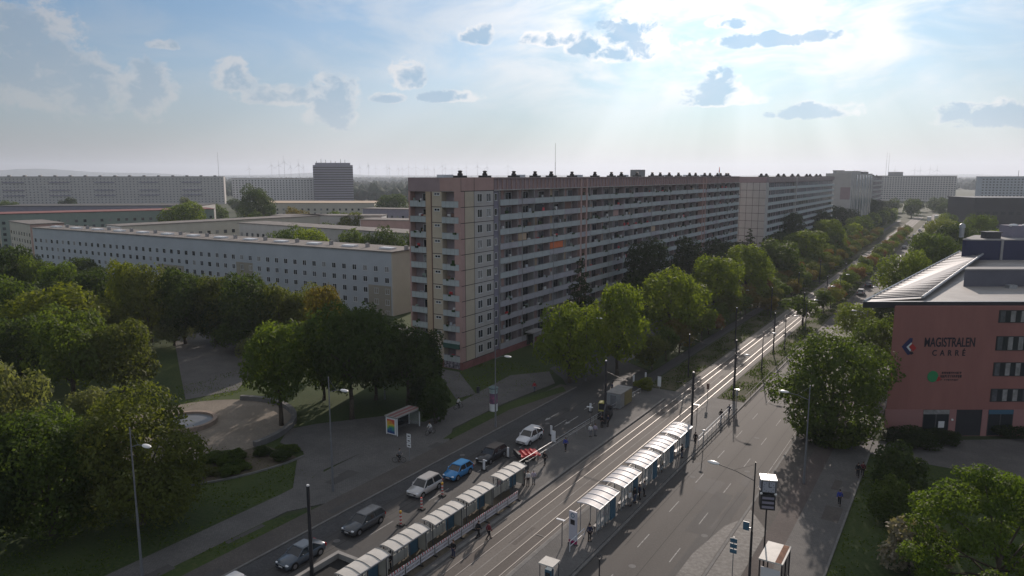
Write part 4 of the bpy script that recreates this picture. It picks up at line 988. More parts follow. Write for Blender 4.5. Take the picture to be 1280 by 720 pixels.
X,Y=at(805,487); tree('bush',X,Y,2.2,3.0,'gold','yellowish bush in the verge just beyond the crossing',name='shrub',cat='shrub')
# street trees continuing on both sides into the distance
y=330; i=0
while y<640:
    tree('far',-50.5+rr.uniform(-1.5,1.5),y,rr.uniform(10,13),rr.uniform(8,11),('mid','lime','dark')[i%3],'distant street tree left of the avenue before the far slabs','distant street trees left of the avenue',name='broadleaf_tree')
    tree('far',-10+rr.uniform(-3,3),y-70,rr.uniform(9,12),rr.uniform(8,10),('lime','mid','dark')[i%3],'distant street tree along the right pavement of the avenue','distant street trees right of the avenue',name='broadleaf_tree')
    y+=rr.uniform(15,22); i+=1
for i in range(34):
    X=rr.uniform(-95,25); Y=rr.uniform(640,860)
    if -30<X<-12 and Y<700: continue
    tree('far',X,Y,rr.uniform(10,15),rr.uniform(10,15),('deep','dark','dark','autumn')[rr.randrange(4) if i%9==0 else rr.randrange(3)],'far tree in the belt across the end of the avenue','trees across the end of the avenue',name='broadleaf_tree')
# trees scattered among the low blocks and along the side of the slab
for i in range(26):
    X=rr.uniform(-70,-62); Y=150+i*10.5
    if i%3: tree('far',X,Y,rr.uniform(8,13),rr.uniform(6,9),('deep','dark')[i%2],'dark tree in the row close to the slab facades','dark trees along the slab facades',name='broadleaf_tree')
for (x,y) in ((-190,108),(-172,112),(-155,104),(-140,112),(-206,104),(-222,112),(-240,106),(-258,112),(-125,100),(-132,92),(-118,108),(-165,98),(-200,92),(-230,94)):
    tree('broad',x,y,rr.uniform(9,12),rr.uniform(9,12),('dark','olive','deep')[int(-x)%3],'dark park tree in the shaded group before the blue block','park trees before the blue block',name='broadleaf_tree')
for (x,y) in ((-150,72),(-165,60),(-140,52),(-175,80),(-128,40),(-150,36),(-185,62)):
    tree('broad',x,y,rr.uniform(10,13),rr.uniform(10,13),('mid','dark','gold')[int(-x)%3],'park tree in the dense group at the left','park trees at the left',name='broadleaf_tree')
for (x,y) in ((-300,170),(-300,210),(-225,215),(-205,220),(-330,260),(-310,300),(-255,330),(-230,300),(-340,345),(-380,300),(-460,330),(-520,400),(-600,450),(-560,350),(-480,420),(-180,215),(-172,205),(-640,520),(-420,440),(-350,450),(-650,430),(-700,560)):
    tree('far',x,y,rr.uniform(11,16),rr.uniform(10,15),('dark','mid','olive')[int(-x)%3],'tree between the low blocks left of the big slab','trees between the low blocks',name='broadleaf_tree')
# far woods: one mass
def woods():
    rng=np.random.default_rng(5); b=bmesh.new(); bmesh.ops.create_icosphere(b,subdivisions=1,radius=1); bv=np.array([v.co[:] for v in b.verts]); bf=np.array([[v.index for v in f.verts] for f in b.faces]); b.free()
    n=15000; az=rng.uniform(R(-72),R(14),n*3); r=900*np.exp(rng.random(n*3)**.8*2.3)
    X=r*np.sin(az); Y=r*np.cos(az)
    den=np.sin(X*.0021+1)*np.cos(Y*.0017+.5)+.6*np.sin(X*.005+Y*.004)+.5*np.sin(Y*.009)
    ok=(den>-.1)&(Y>560); X,Y,r=X[ok][:n],Y[ok][:n],r[ok][:n]; n=len(X)
    clear=~((np.abs(X+35)<55)&(Y<1500)); X,Y,r=X[clear],Y[clear],r[clear]; n=len(X)
    s=rng.uniform(5,9,n)*np.maximum(1,r/2200); h=rng.uniform(.9,1.5,n)*np.clip(s,5,9)
    jit=1+rng.normal(size=(n,len(bv),1))*.16
    V=bv[None]*jit*np.stack([s,s,h],1)[:,None,:]+np.stack([X,Y,h*.7],1)[:,None,:]
    Fc=(bf[None]+(np.arange(n)*len(bv))[:,None,None]).reshape(-1,3)
    me=bpy.data.meshes.new('woods'); me.vertices.add(n*len(bv)); me.vertices.foreach_set('co',V.ravel()); m=len(Fc)
    me.loops.add(3*m); me.loops.foreach_set('vertex_index',Fc.ravel().astype(np.int32)); me.polygons.add(m); me.polygons.foreach_set('loop_start',np.arange(0,3*m,3,dtype=np.int32)); me.update(calc_edges=True)
    me.materials.append(mat('wood_leaf',(.020,.034,.014),.95,.45,.05)); tag(link('woods',me),kind='stuff')
woods()
# rough grass tufts in the verges and lawns
def tufts(name,areas,n,h,m,seed):
    rng=np.random.default_rng(seed); ar=np.array([(a[1]-a[0])*(a[3]-a[2]) for a in areas]); k=rng.choice(len(areas),n,p=ar/ar.sum()); A=np.array(areas,float)[k]
    x=A[:,0]+rng.random(n)*(A[:,1]-A[:,0]); y=A[:,2]+rng.random(n)*(A[:,3]-A[:,2]); z=A[:,4]
    keep=(np.sin(x*.9+y*.31)+np.sin(y*.7-x*.2)+rng.normal(size=n)*.7)>-.3; x,y,z=x[keep],y[keep],z[keep]; n=len(x)
    hh=h*rng.uniform(.4,1.5,n); a=rng.random(n)*6.28; w=.10*rng.uniform(.6,1.6,n); lx,ly=rng.normal(size=n)*.25*hh,rng.normal(size=n)*.25*hh
    c,s=np.cos(a)*w,np.sin(a)*w
    V=np.stack([np.stack([x-c,y-s,z],1),np.stack([x+c,y+s,z],1),np.stack([x+lx,y+ly,z+hh],1)],1).reshape(-1,3)
    me=bpy.data.meshes.new(name); me.vertices.add(3*n); me.vertices.foreach_set('co',V.ravel()); me.loops.add(3*n); me.loops.foreach_set('vertex_index',np.arange(3*n,dtype=np.int32)); me.polygons.add(n); me.polygons.foreach_set('loop_start',np.arange(0,3*n,3,dtype=np.int32)); me.update(calc_edges=True)
    t=me.attributes.new('tint','FLOAT','FACE'); t.data.foreach_set('value',rng.random(n).astype(np.float32)); me.materials.append(m); tag(link(name,me),kind='stuff')
tufts('grass',[(-43,-38.6,112,330,.05),(-31,-27.2,111,330,.05),(-31,-27.4,20,43,.05)],30000,.22,LEAF['dark'],1)
tufts('lawn_grass',[(-110,-62.2,10,56,.006),(-58,-56.1,10,46,.11),(-8,10,50,97,.02),(-75,-60,89,112,.02),(-110,-98,60,90,.006)],40000,.13,LEAF['mid'],2)
# ------------------------------------------------------------------ tram shelters
M['shelter_glass']=bpy.data.materials.new('shelter_glass'); M['shelter_glass'].use_nodes=True
_n=M['shelter_glass'].node_tree; _b=_n.nodes['Principled BSDF']; _b.inputs['Base Color'].default_value=(.5,.55,.55,1); _b.inputs['Roughness'].default_value=.1; _b.inputs['Alpha'].default_value=.35
M['shelter_cream']=mat('shelter_panel_cream',(.47,.45,.39),.6,.1,1)
M['shelter_blue']=mat('shelter_panel_blue',(.055,.13,.19),.4,.12,1.5)
M['roof_white']=mat('roof_sheet_white',(.36,.355,.375),.5,.10,1.2,spec=.35)
M['roof_cream']=mat('roof_sheet_cream',(.56,.535,.49),.6,.12,1.0)
def shelter_proto(name,L,w0,w1,h,roofm,ribm,backm,sag,ribs,label,group,right):
    root=thing(name,(0,0,0),label,'tram shelter',group)
    # curved roof: x from w0 (track side) to w1, y 0..L
    rf=MB(); n=8; top=[]; 
    prof=[(w0+(w1-w0)*i/n, h+sag*math.sin(math.pi*(.12+.88*i/n))*1.0-sag*.35*(i/n)) for i in range(n+1)]
    for i in range(n):
        (xa,za),(xb,zb)=prof[i],prof[i+1]
        rf.add([(xa,0,za),(xb,0,zb),(xb,L,zb),(xa,L,za),(xa,0,za+.05),(xb,0,zb+.05),(xb,L,zb+.05),(xa,L,za+.05)],[(0,3,2,1),(4,5,6,7),(0,1,5,4),(2,3,7,6),(1,2,6,5),(3,0,4,7)])
    ro=rf.build('roof',roofm,root,smooth=False)
    for k in range(ribs):
        y=L*k/(ribs-1); rb=MB(); rb.path([(x,min(max(y,.03),L-.03),z+.07) for x,z in prof],.035,5); rb.build('roof_rib',ribm,ro)
    e=MB(); e.box(prof[-1][0]-.04,prof[-1][0]+.05,-.03,L+.03,prof[-1][1]-.06,prof[-1][1]+.07); e.build('gutter',M['steel'],ro)
    xb=w1-.35 if right else w0+.3
    for y in (.15,L*.5,L-.15):
        for x in (w0+.35,w1-.35):
            p=MB(); p.rod((x,y,0),(x,y,h+.02),.05,n=8); p.build('post',M['dark_grey'] if not right else M['steel'],root)
    if not right: w1=w0+.7
    gl=MB(); gl.box(w1-.37,w1-.33,.2,L-1.5,.35,2.25); gl.build('back_glass',M['shelter_glass'],root)
    for y in (1.0,1.9,2.8):
        if y<L-1.5: m_=MB(); m_.box(w1-.40,w1-.30,y-.04,y+.04,.1,2.4); m_.build('mullion',M['steel'] if right else M['dark_grey'],root)
    bp=MB(); bp.box(w1-.42,w1-.28,L-1.4,L-.25,.1,2.35); bp.build('information_panel',M['shelter_blue'],root)
    if backm:
        bp=MB(); bp.box(w1-.40,w1-.30,.25,L-1.7,.2,1.15); bp.build('lower_panel',backm,root)
        bp=MB(); bp.box(w0+.3,w0+1.4,L-.13,L-.07,.3,2.2); bp.build('end_panel',backm,root)
    bn=MB(); bn.box(w1-1.0,w1-.6,.7,L-1.8,.42,.48); bn.box(w1-.95,w1-.85,.9,1.0,0,.42); bn.box(w1-.95,w1-.85,L-2.1,L-2.0,0,.42); bn.build('bench',M['dark_grey'],root)
    return root
lab=['white ribbed shelter nearest the camera on the right platform, red dressed person inside','second white ribbed shelter on the right platform from the front','third white ribbed shelter on the right platform, in the middle of the row','fourth white ribbed shelter on the right platform from the front','farthest white ribbed shelter on the right platform, beside the black pole']
ps=shelter_proto('tram_shelter',4.75,-1.2,1.25,2.75,M['roof_white'],M['white_metal'],None,.22,5,lab[0],'white shelters on the right platform',True)
ys=[60.0,65.9,71.7,77.3,83.0]
for i,y in enumerate(ys):
    o=ps if i==0 else copy_tree(ps); o.location=(-29.1,y,.24); o['label']=lab[i]
lab=['cream roofed tram shelter at the bottom edge beside the excavated pit','cream roofed shelter on the left platform, second from the bottom edge','cream roofed shelter in the middle of the left platform','cream roofed shelter on the left platform beside the end of the red white barrier','cream roofed shelter on the left platform nearest the red trailer']
pl_=shelter_proto('tram_shelter',4.9,-.85,.85,2.55,M['roof_cream'],M['concrete'],M['shelter_cream'],.16,5,lab[0],'cream shelters on the left platform',False)
for i,y in enumerate((38.3,43.7,49.3,54.7,61.0)):
    o=pl_ if i==0 else copy_tree(pl_); o.location=(-40.5,y,.22); o['label']=lab[i]
# bus shelter with rainbow poster
root=thing('bus_shelter',(-63.8,70.4,.1),'bus shelter with red striped roof and rainbow coloured poster at its end','bus shelter')
b=MB(); b.box(-1.1,1.1,-.1,5.0,2.5,2.66); b.build('roof',M['concrete'],root); b=MB(); b.box(-.55,-.05,0,4.9,2.66,2.675); b.box(.35,.75,0,4.9,2.66,2.675); b.build('roof_stripe',P_['plinth'],root)
for x,y in ((-.95,.1),(.95,.1),(-.95,4.8),(.95,4.8)): b=MB(); b.box(x-.06,x+.06,y-.06,y+.06,0,2.5); b.build('post',M['white_metal'],root)
b=MB(); b.box(-1.0,-.96,.2,4.7,.2,2.3); b.build('back_glass',M['glass'],root)
def rainbow():
    m=bpy.data.materials.new('rainbow_poster'); m.use_nodes=True; nt=m.node_tree; tc=nt.nodes.new('ShaderNodeTexCoord'); sp=nt.nodes.new('ShaderNodeSeparateXYZ'); nz=nt.nodes.new('ShaderNodeTexNoise'); nz.inputs['Scale'].default_value=1.4
    ad=nt.nodes.new('ShaderNodeMath'); ad.operation='MULTIPLY_ADD'; ad.inputs[1].default_value=.6; rp=nt.nodes.new('ShaderNodeValToRGB'); e=rp.color_ramp.elements; e[0].color=(.02,.05,.22,1); e[0].position=.45; e[1].color=(.5,.06,.05,1); e[1].position=1.0
    for p,c in ((.56,(.03,.2,.3,1)),(.68,(.10,.35,.08,1)),(.80,(.6,.45,.05,1)),(.9,(.6,.2,.05,1))): q=e.new(p); q.color=c
    nt.links.new(tc.outputs['Object'],sp.inputs[0]); nt.links.new(tc.outputs['Object'],nz.inputs[0]); nt.links.new(nz.outputs['Fac'],ad.inputs[0])
    dv=nt.nodes.new('ShaderNodeMath'); dv.operation='DIVIDE'; dv.inputs[1].default_value=3.2; nt.links.new(sp.outputs['Z'],dv.inputs[0]); nt.links.new(dv.outputs[0],ad.inputs[2]); nt.links.new(ad.outputs[0],rp.inputs[0]); nt.links.new(rp.outputs[0],nt.nodes['Principled BSDF'].inputs['Base Color']); return m
b=MB(); b.box(-.8,.8,-.08,.08,.15,2.4); pf=b.build('poster_case',M['white_metal'],root); b=MB(); b.box(-.66,.66,-.10,-.075,.3,2.25); b.build('poster',rainbow(),pf)
b=MB(); b.box(-.8,-.4,1,4,.45,.52); b.build('bench',M['dark_grey'],root)
b=MB(); b.box(-.7,.7,4.72,4.86,.2,2.3); b.build('end_glass',M['shelter_glass'],root)
# small waiting shelter lower right
root=thing('waiting_shelter',(-11.7,59.5,.12),'small shelter with flat roof edged in rusty red, on the right pavement','shelter')
b=MB(); b.box(-1.0,1.0,0,3.5,2.5,2.62); b.build('roof',M['roof_cream'],root); b=MB(); b.box(.35,.85,.05,3.45,2.62,2.635); b.build('rust_stripe',mat('rust_stripe',(.20,.10,.06),.9,.4,2),root)
for x in(-.9,.9):
    for y in(.12,1.7,3.38): b=MB(); b.box(x-.05,x+.05,y-.05,y+.05,0,2.5); b.build('post',M['black_metal'],root)
b=MB(); b.box(.86,.9,.2,3.3,.25,2.3); b.build('side_glass',M['glass'],root); b=MB(); b.box(-.5,.4,1.0,1.5,0,.5); b.build('bench',M['concrete'],root)
b=MB(); b.box(-.8,.8,.1,.15,.2,1.9); b.build('poster_case',M['frame_white'],root)
# small machine canopy at the bottom of the right platform
X,Y=-26.9,49.4
root=thing('ticket_shelter',(-27.6,49.0,.24),'tiny cream canopy over a ticket machine at the lower end of the right platform','ticket machine')
b=MB(); b.prism([(-.7,0),(.7,0),(.7,1.3),(-.7,1.3)],2.3,2.42); b.build('canopy',M['roof_cream'],root)
for x,y in((-.6,.1),(.6,.1),(-.6,1.2),(.6,1.2)): b=MB(); b.rod((x,y,0),(x,y,2.3),.04); b.build('post',M['dark_grey'],root)
b=MB(); b.box(-.3,.3,.4,.9,0,1.75,0); b.box(-.22,.22,.37,.41,1.0,1.5,1); b.build('machine',[M['shelter_blue'],M['glass']],root)
# stop pylon
root=thing('stop_pylon',(-29.3,57.3,.24),'tall pale stop pylon with ring emblem at the near end of the right platform','sign pylon',rz=R(-8))
b=MB(); b.box(-.42,.42,-.09,.09,.1,3.3); b.build('panel',mat('pylon_face',(.50,.49,.54),.4,.05,1),root)
b=MB(); b.box(-.25,.25,-.105,-.085,2.0,2.5); b.build('display',M['black_metal'],root)
b=MB(); n=20
for i in range(n):
    a0_,a1_=2*math.pi*i/n,2*math.pi*(i+1)/n; b.add([(.22*math.cos(a0_),-.1,2.92+.22*math.sin(a0_)),(.15*math.cos(a0_),-.1,2.92+.15*math.sin(a0_)),(.15*math.cos(a1_),-.1,2.92+.15*math.sin(a1_)),(.22*math.cos(a1_),-.1,2.92+.22*math.sin(a1_))],[(0,1,2,3)])
b.build('ring_emblem',M['shelter_blue'],root)
b=MB(); b.box(-.425,.425,-.1,.095,.1,.42); b.build('magenta_base',mat('magenta',(.30,.02,.10),.5,.1,2),root)
b=MB(); b.box(-.5,.5,-.14,.14,0,.1); b.build('foot',M['dark_grey'],root)
# small side signs on platform : thin poles with a white cap
def boxpost(x,y,z,h,label):
    root=thing('display_post',(x,y,z),label,'display post'); b=MB(); b.rod((0,0,0),(0,0,h),.045); b.build('post',M['dark_grey'],root); b=MB(); b.box(-.6,.3,-.12,.12,h,h+.06); b.build('cap',M['white_metal'],root)
boxpost(-30.0,56.4,.24,2.6,'thin dark post with flat cap left of the stop pylon')
boxpost(-30.2,97.0,.24,2.6,'thin post with flat cap behind the white railing of the right platform')
boxpost(-42.3,73.0,.22,4.2,'grey post with flat white lamp cap above the red trailer')
boxpost(-42.0,87.0,.22,3.0,'thin post with white cap between the fence and the road machine')

# ------------------------------------------------------------------ construction: barrier boards, beacons, posts, pit, machine
M['rw_top']=stripes('red_white_bars',(.66,.64,.64),(.45,.05,.06),.34,'Y',.62)
M['rw_ring']=stripes('red_white_rings',(.66,.64,.62),(.50,.06,.05),.36,'Z',.5)
M['barrier_white']=mat('barrier_white',(.56,.54,.57),.6,.1,1.5)
def barrier():
    root=thing('barrier_board',(0,0,0),'white barrier with red dashes along its top, closing off the left platform','barrier','red and white barriers along the left platform')
    b=MB(); b.box(-.025,.025,.02,1.96,.84,1.04); b.build('top_board',M['rw_top'],root)
    b=MB(); b.box(-.02,.02,.04,1.94,.55,.66)
    b.box(-.018,.018,.04,1.94,.18,.30)
    y=.1
    while y<1.94: b.box(-.014,.014,y,y+.07,.28,.86); y+=.17
    b.build('mesh_panel',M['barrier_white'],root)
    for y in(.05,1.9): p=MB(); p.rod((0,y,.0),(0,y,1.04),.028); p.build('post',M['steel'],root)
    f=MB(); f.box(-.38,.38,1.84,1.98,0,.1); f.build('foot',M['rubber'],root); return root
pb=barrier(); y=38.6; i=0
while y<62.0:
    o=pb if i==0 else copy_tree(pb); o.location=(-38.75-.012*(62-y)*2.2,y,.23); o.rotation_euler.z=R(-1.5); y+=2.0; i+=1
def beacon(x,y,label,lamp=True):
    root=thing('warning_beacon',(x,y,.012),label,'warning beacon'); b=MB(); b.box(-.36,.36,-.25,.25,0,.13); b.build('foot',M['rubber'],root)
    b=MB(); b.rod((0,0,.13),(0,0,1.35),.11,n=12); b.build('striped_post',M['rw_ring'],root)
    if lamp: b=MB(); b.lathe([(.1,0),(.13,.06),(.13,.2),(.06,.26)],12,0,(0,0,1.35)); b.build('lamp',mat('amber_lens',(.65,.36,.03),.2,spec=.7),root)
X,Y=at(501,657); beacon(X,Y,'red white beacon with amber lamp nearest the camera on the left carriageway')
X,Y=at(527,637); beacon(X,Y,'red white beacon without lamp, middle of the three on the left carriageway',False)
X,Y=at(553,620); beacon(X,Y,'red white beacon with amber lamp beside the silver white car')
DEL=[(605,588,'white guide post beside the blue car'),(635,572,'white guide post beside the black estate car'),(689,544,'slim white guide post beside the white car'),(738,515,'white guide post near the road machine'),(792,478,'white guide post at the side road mouth, left one'),(807,475,'white guide post at the side road mouth, right one')]
for x,y,l in DEL:
    X,Y=at(x,y); root=thing('guide_post',(X,Y,.012),l,'guide post'); b=MB(); b.box(-.14,.14,-.05,.05,.12,1.35); b.build('blade',M['white_metal'],root); b=MB(); b.box(-.3,.3,-.2,.2,0,.12); b.build('foot',M['rubber'],root)
for x,y,l,h in ((692,557,'broad white notice board on a post beside the fence',2.0),(824,487,'pale notice boards on a post in the verge by the crossing',2.2)):
    X,Y=at(x,y); root=thing('notice_board',(X,Y,.05),l,'notice board'); b=MB(); b.rod((0,0,0),(0,0,h),.04); b.build('post',M['steel'],root); b=MB(); b.box(-.3,.3,-.06,-.03,.5,h); b.build('board',M['white_metal'],root)
X,Y=at(512,577)
root=thing('traffic_sign',(X,Y,.11),'post carrying a stack of three white traffic signs at the left kerb','traffic sign'); b=MB(); b.rod((0,0,0),(0,0,3.5),.045); b.build('post',M['steel'],root)
for k in range(3): b=MB(); b.box(-.32,.32,-.07,-.045,1.75+k*.6,2.28+k*.6); s=b.build('sign_plate',M['white_metal'],root); b=MB(); b.box(-.18,.18,-.078,-.069,1.92+k*.6,2.08+k*.6); b.build('symbol',M['dark_grey'],s)
# excavated pit with concrete rim
root=thing('excavation_pit',(-45.2,30.5,.012),'excavated pit with raw concrete edge beside the lowest left shelter','pit')
b=MB(); L_=13.6
b.box(-1.75,-1.35,0,L_,0,.55); b.box(1.35,1.75,0,L_,0,.55); b.box(-1.35,1.35,L_-.4,L_,0,.55); b.build('concrete_edge',M['concrete'],root)
b=MB(); b.box(-1.34,1.34,0,L_-.41,.0,.03); b.build('dark_floor',M['rubber'],root)
# red trailer
X,Y=-42.9,74.2
root=thing('flat_trailer',(-43.9,73.3,.23),'low red flatbed trailer with dark front, parked beyond the platform fence','trailer',rz=R(-38))
b=MB(); b.box(-1.0,1.0,-1.3,1.3,.45,.62); b.build('bed',M['red'],root); b=MB(); b.box(-1.0,1.0,-1.6,-1.3,.3,.95); b.build('front_board',M['black_metal'],root)
for k in(-.6,0,.6): b=MB(); b.box(-.95,.95,k-.14,k+.14,.62,.78); b.build('load_beam',M['red'],root)
for x in(-1.03,1.03): b=MB(); b.rod((x-.09,.3,.28),(x+.09,.3,.28),.28,n=14); b.build('wheel',M['rubber'],root)
b=MB(); b.rod((0,-1.6,.4),(0,-2.6,.3),.05); b.build('drawbar',M['dark_grey'],root)
# excavator
root=thing('mini_excavator',(-42.2,92.2,.22),'dark tracked excavator with yellowish cab behind the black pole','excavator',rz=R(15))
for x in(-.7,.7): b=MB(); b.box(x-.2,x+.2,-1.1,1.1,.0,.5); b.rod((x-.2,-1.1,.25),(x+.2,-1.1,.25),.25,n=12); b.rod((x-.2,1.1,.25),(x+.2,1.1,.25),.25,n=12); b.build('track',M['rubber'],root)
b=MB(); b.box(-.9,.9,-1.0,1.1,.55,1.15); b.box(-.9,.9,.5,1.2,1.1,1.6); b.build('upper_body',M['black_metal'],root)
b=MB(); b.box(-.85,.1,-.9,.4,1.15,2.4,0); b.box(-.80,.05,-.92,-.88,1.4,2.3,1); b.box(-.87,-.84,-.7,.2,1.4,2.3,1); b.build('cab',[mat('machine_yellow',(.42,.38,.12),.5,.1,2),M['glass']],root)
b=MB(); b.path([(.45,-.8,1.2),(.45,-2.0,2.8),(.45,-3.2,2.2),(.45,-3.5,1.0)],[.17,.14,.12,.08],6); b.build('boom',M['dark_grey'],root); b=MB(); b.prism([(.1,-3.8),(.8,-3.8),(.8,-3.2),(.1,-3.2)],.3,1.0); b.build('bucket',M['black_metal'],root)
root=thing('site_container',(-42.9,96.6,.22),'small site container with grey end and mustard side by the excavator','container')
b=MB(); b.box(-1.1,1.1,0,4.4,.1,2.3,0); b.box(-1.12,1.12,1.6,4.42,.15,2.2,1); b.build('body',[M['steel'],mat('mustard',(.22,.19,.09),.7,.15,1)],root)
b=MB(); b.box(-1.2,1.2,-.1,4.5,2.3,2.42); b.build('roof',M['concrete'],root); b=MB(); b.box(-.5,.4,-.03,0,.2,2.0); b.build('door',M['pole_grey'],root)
# ------------------------------------------------------------------ fences and railings
def railing(name,label,pts,z,h,sp,m,bars=2,infill=False):
    root=thing(name,(pts[0][0],pts[0][1],z),label,'railing')
    o=Vector((*pts[0],0)); P=[Vector((*p,0))-o for p in pts]
    t=MB(); t.path([p+Vector((0,0,h)) for p in P],.045,6); t.build('top_rail',m,root)
    for k in range(1,bars): q=MB(); q.path([p+Vector((0,0,h*(bars-k)/bars)) for p in P],.03,5); q.build('mid_rail',m,root)
    for a,b_ in zip(P[:-1],P[1:]):
        n=max(1,int((b_-a).length/sp))
        for i in range(n+1):
            c=a.lerp(b_,i/n); q=MB(); q.rod(c,c+Vector((0,0,h)),.032,n=6); q.build('post',m,root)
railing('railing','long pale railing between the left platform and the left carriageway',[(-42.7,66.4),(-42.2,98.5),(-42.0,105)],.22,1.15,2.4,M['steel'])
railing('railing','white railing at the far end of the right platform',[(-27.3,88.8),(-27.3,104.6)],.24,1.1,1.9,M['white_metal'])
railing('railing','dark low rail separating the right verge from the carriageway',[(-27.1,111),(-27.0,168)],.05,.8,3.2,M['dark_grey'],1)
railing('railing','short white rail in front of the stop pylon',[(-28.9,55.9),(-28.9,58.9)],.24,1.0,1.4,M['white_metal'])
# ------------------------------------------------------------------ street lamps
def lamp(x,y,z,h,arm,label,side=1,hz=-1.2,big=1.0,rz=0,m='pole_grey'):
    root=thing('street_lamp',(x,y,z),label,'street lamp',rz=rz)
    b=MB(); b.rod((0,0,0),(0,0,h*.45),.12,.10,10); b.rod((0,0,h*.45),(0,0,h),.08,.055,10); b.rod((0,0,0),(0,0,.8),.15,.15,10); b.build('pole',M[m],root)
    zh=h+hz
    b=MB(); b.path([(0,0,zh-.55),(side*arm*.5,0,zh-.15),(side*arm,0,zh)],.035,6); b.rod((0,0,h-.2),(side*arm*.55,0,zh-.12),.012,n=4); b.build('arm',M[m],root)
    b=MB(); b.ell((side*(arm+.35),0,zh+.02),(.58*big,.26*big,.15*big),12,8); b.build('lamp_head',M['lamp_head'],root,smooth=True)
for a in [(-59.1,32.4,.1,13.6,2.0,'tall lamp before the ochre topped maple, nearest on the left'),(-57.5,53.6,.1,13.2,2.0,'tall lamp standing between the curved bed and the grey cars, second on the left'),(-53.6,80.6,.11,11.6,1.7,'tall lamp beside the poster column, third on the left'),(-53.2,108,.1,12.4,2.0,'lamp with bright head above the white van, fourth on the left')]: lamp(*a)
lamp(-53.2,176,.1,9.5,1.6,'lamp head shining among the yellow green street trees, left row',1)
lamp(-46.9,183,.05,7.5,1.2,'lamp in the left verge among the young autumn trees',1)
X,Y=at(531,470); lamp(-75.5,82.0,.05,7.0,.5,'slim park lamp with short arm in front of the slab gable',1,0,.6)
lamp(-13.4,83.9,.12,11.6,2.4,'tall lamp in front of the large full tree, arm towards the carriageway',-1)
lamp(-13.3,59.2,.12,11.2,3.4,'tall dark lamp beside the clock, nearest on the right',-1,-1.1,m='black_metal',rz=R(-10))
for i,(x,y) in enumerate(((-29.3,112.5),(-29.3,131),(-29.3,150),(-29.3,172),(-29.3,196),(-29.3,222))):
    lamp(x,y,.05,7.2,1.5,('first','second','third','fourth','fifth','sixth')[i]+' lamp of the median row beyond the right platform, counted from the crossing',1,-.1,.9,m='dark_grey')
for i,(x,y) in enumerate(((-14.6,150),(-14.6,185),(-14.6,225),(-14.6,262))):
    lamp(x,y,.1,9.5,2.0,('first','second','third','fourth')[i]+' lamp along the right pavement beyond the large full tree',-1,-.3,.9)
X,Y=at(1051,640)
M['wire']=mat('wire_black',(.06,.06,.06),.95,spec=0.0)
# ------------------------------------------------------------------ tram poles and wires
def tram_pole(x,y,h,label,arms=(),r=.17):
    root=thing('tram_pole',(x,y,.02),label,'tram pole'); b=MB(); b.rod((0,0,0),(0,0,h),r,r*.85,10); b.build('mast',M['black_metal'],root); b=MB(); b.rod((0,0,h),(0,0,h+.12),r*.8,r*.7,10); b.build('cap',M['frame_white'],root)
    for (xa,z) in arms: b=MB(); b.rod((0,0,z),(xa,0,z+.12),.045,n=6); b.rod((0,0,z+1.1),(xa*.8,0,z+.2),.015,n=4); b.build('bracket',M['black_metal'],root)
tram_pole(-46.4,40.4,8.4,'thick black pole at the bottom beside the dark grey car')
tram_pole(-38.4,29.6,7.6,'black pole top at the bottom edge before the barriers')
tram_pole(-41.3,90.2,9.2,'black pole beside the excavator on the left platform',((4.2,6.6),))
tram_pole(-30.4,95.4,7.9,'black pole at the end of the right row of shelters',((-2.6,6.2),))
LBL=['black pole in the verge beyond the crossing, first behind the right platform','second black pole behind the right platform','third black pole behind the right platform','fourth black pole behind the right platform','fifth black pole behind the right platform','sixth black pole behind the right platform']
for i,y in enumerate((118,146,176,208,242,280)): tram_pole(-30.6,y,8.0,LBL[i],((-2.4,6.2),),.14)
for i,y in enumerate((120,150,182,215,250)): tram_pole(-39.2,y,7.6,LBL[i].replace('behind the right platform','left of the tracks past the excavator').replace('in the verge beyond the crossing, ',''),((3.2,6.2),),.13)
for xw,zw,l in ((-36.2,5.9,'thin contact wire above the left hand track'),(-32.9,5.9,'thin contact wire above the right hand track'),(-36.2,6.9,'thin bearer wire high above the left hand track'),(-32.9,6.9,'thin bearer wire high above the right hand track')):
    b=MB(); pts=[]
    for i in range(15):
        y0=92+i*28
        for k in range(4): s=k/4; pts.append((0,y0+28*s-92,zw-(.35*4*s*(1-s) if zw>6.5 else 0)))
    b.path(pts,.009,4); o=b.build('overhead_wire',M['wire'],None,(xw,92,0)); tag(o,l,'overhead wire')
# clock with advertising prism
root=thing('street_clock',(-13.0,63.0,.12),'cube clock with white faces over a dark advertising box on a slim post','street clock',rz=R(20))
b=MB(); b.rod((0,0,0),(0,0,6.0),.07,n=8); b.build('post',M['black_metal'],root)
b=MB(); b.box(-.62,.62,-.62,.62,7.35,8.45); cb=b.build('clock_case',M['dark_grey'],root)
b=MB(); b.box(-.68,-.03,-.68,.68,8.46,8.56); b.box(.03,.68,-.68,.68,8.46,8.56); b.build('clock_roof',M['lamp_head'],cb)
for k in range(4):
    f=MB(); f.box(-.52,.52,-.66,-.625,7.42,8.38,0); 
    fo=f.build('clock_face',mat('clock_face',(.36,.37,.42),.4),cb); fo.rotation_euler=(0,0,k*math.pi/2)
    h=MB(); h.box(-.03,.03,-.675,-.661,7.9,8.28); h.box(-.01,.25,-.675,-.661,7.87,7.93)
    for j in range(12):
        a_=j*math.pi/6; cx,cz=.42*math.sin(a_),7.9+.42*math.cos(a_); h.box(cx-.025,cx+.025,-.675,-.661,cz-.035,cz+.035)
    h.build('clock_hands',M['black_metal'],fo)
for x in(-.6,.6): b=MB(); b.ell((x,-.6,7.25),(.12,.12,.12)); b.build('corner_light',M['lamp_head'],root,smooth=True)
b=MB(); b.prism([(-.62,-.62),(.62,-.62),(.62,.62),(-.62,.62)],5.75,7.2); ab=b.build('advert_box',M['black_metal'],root)
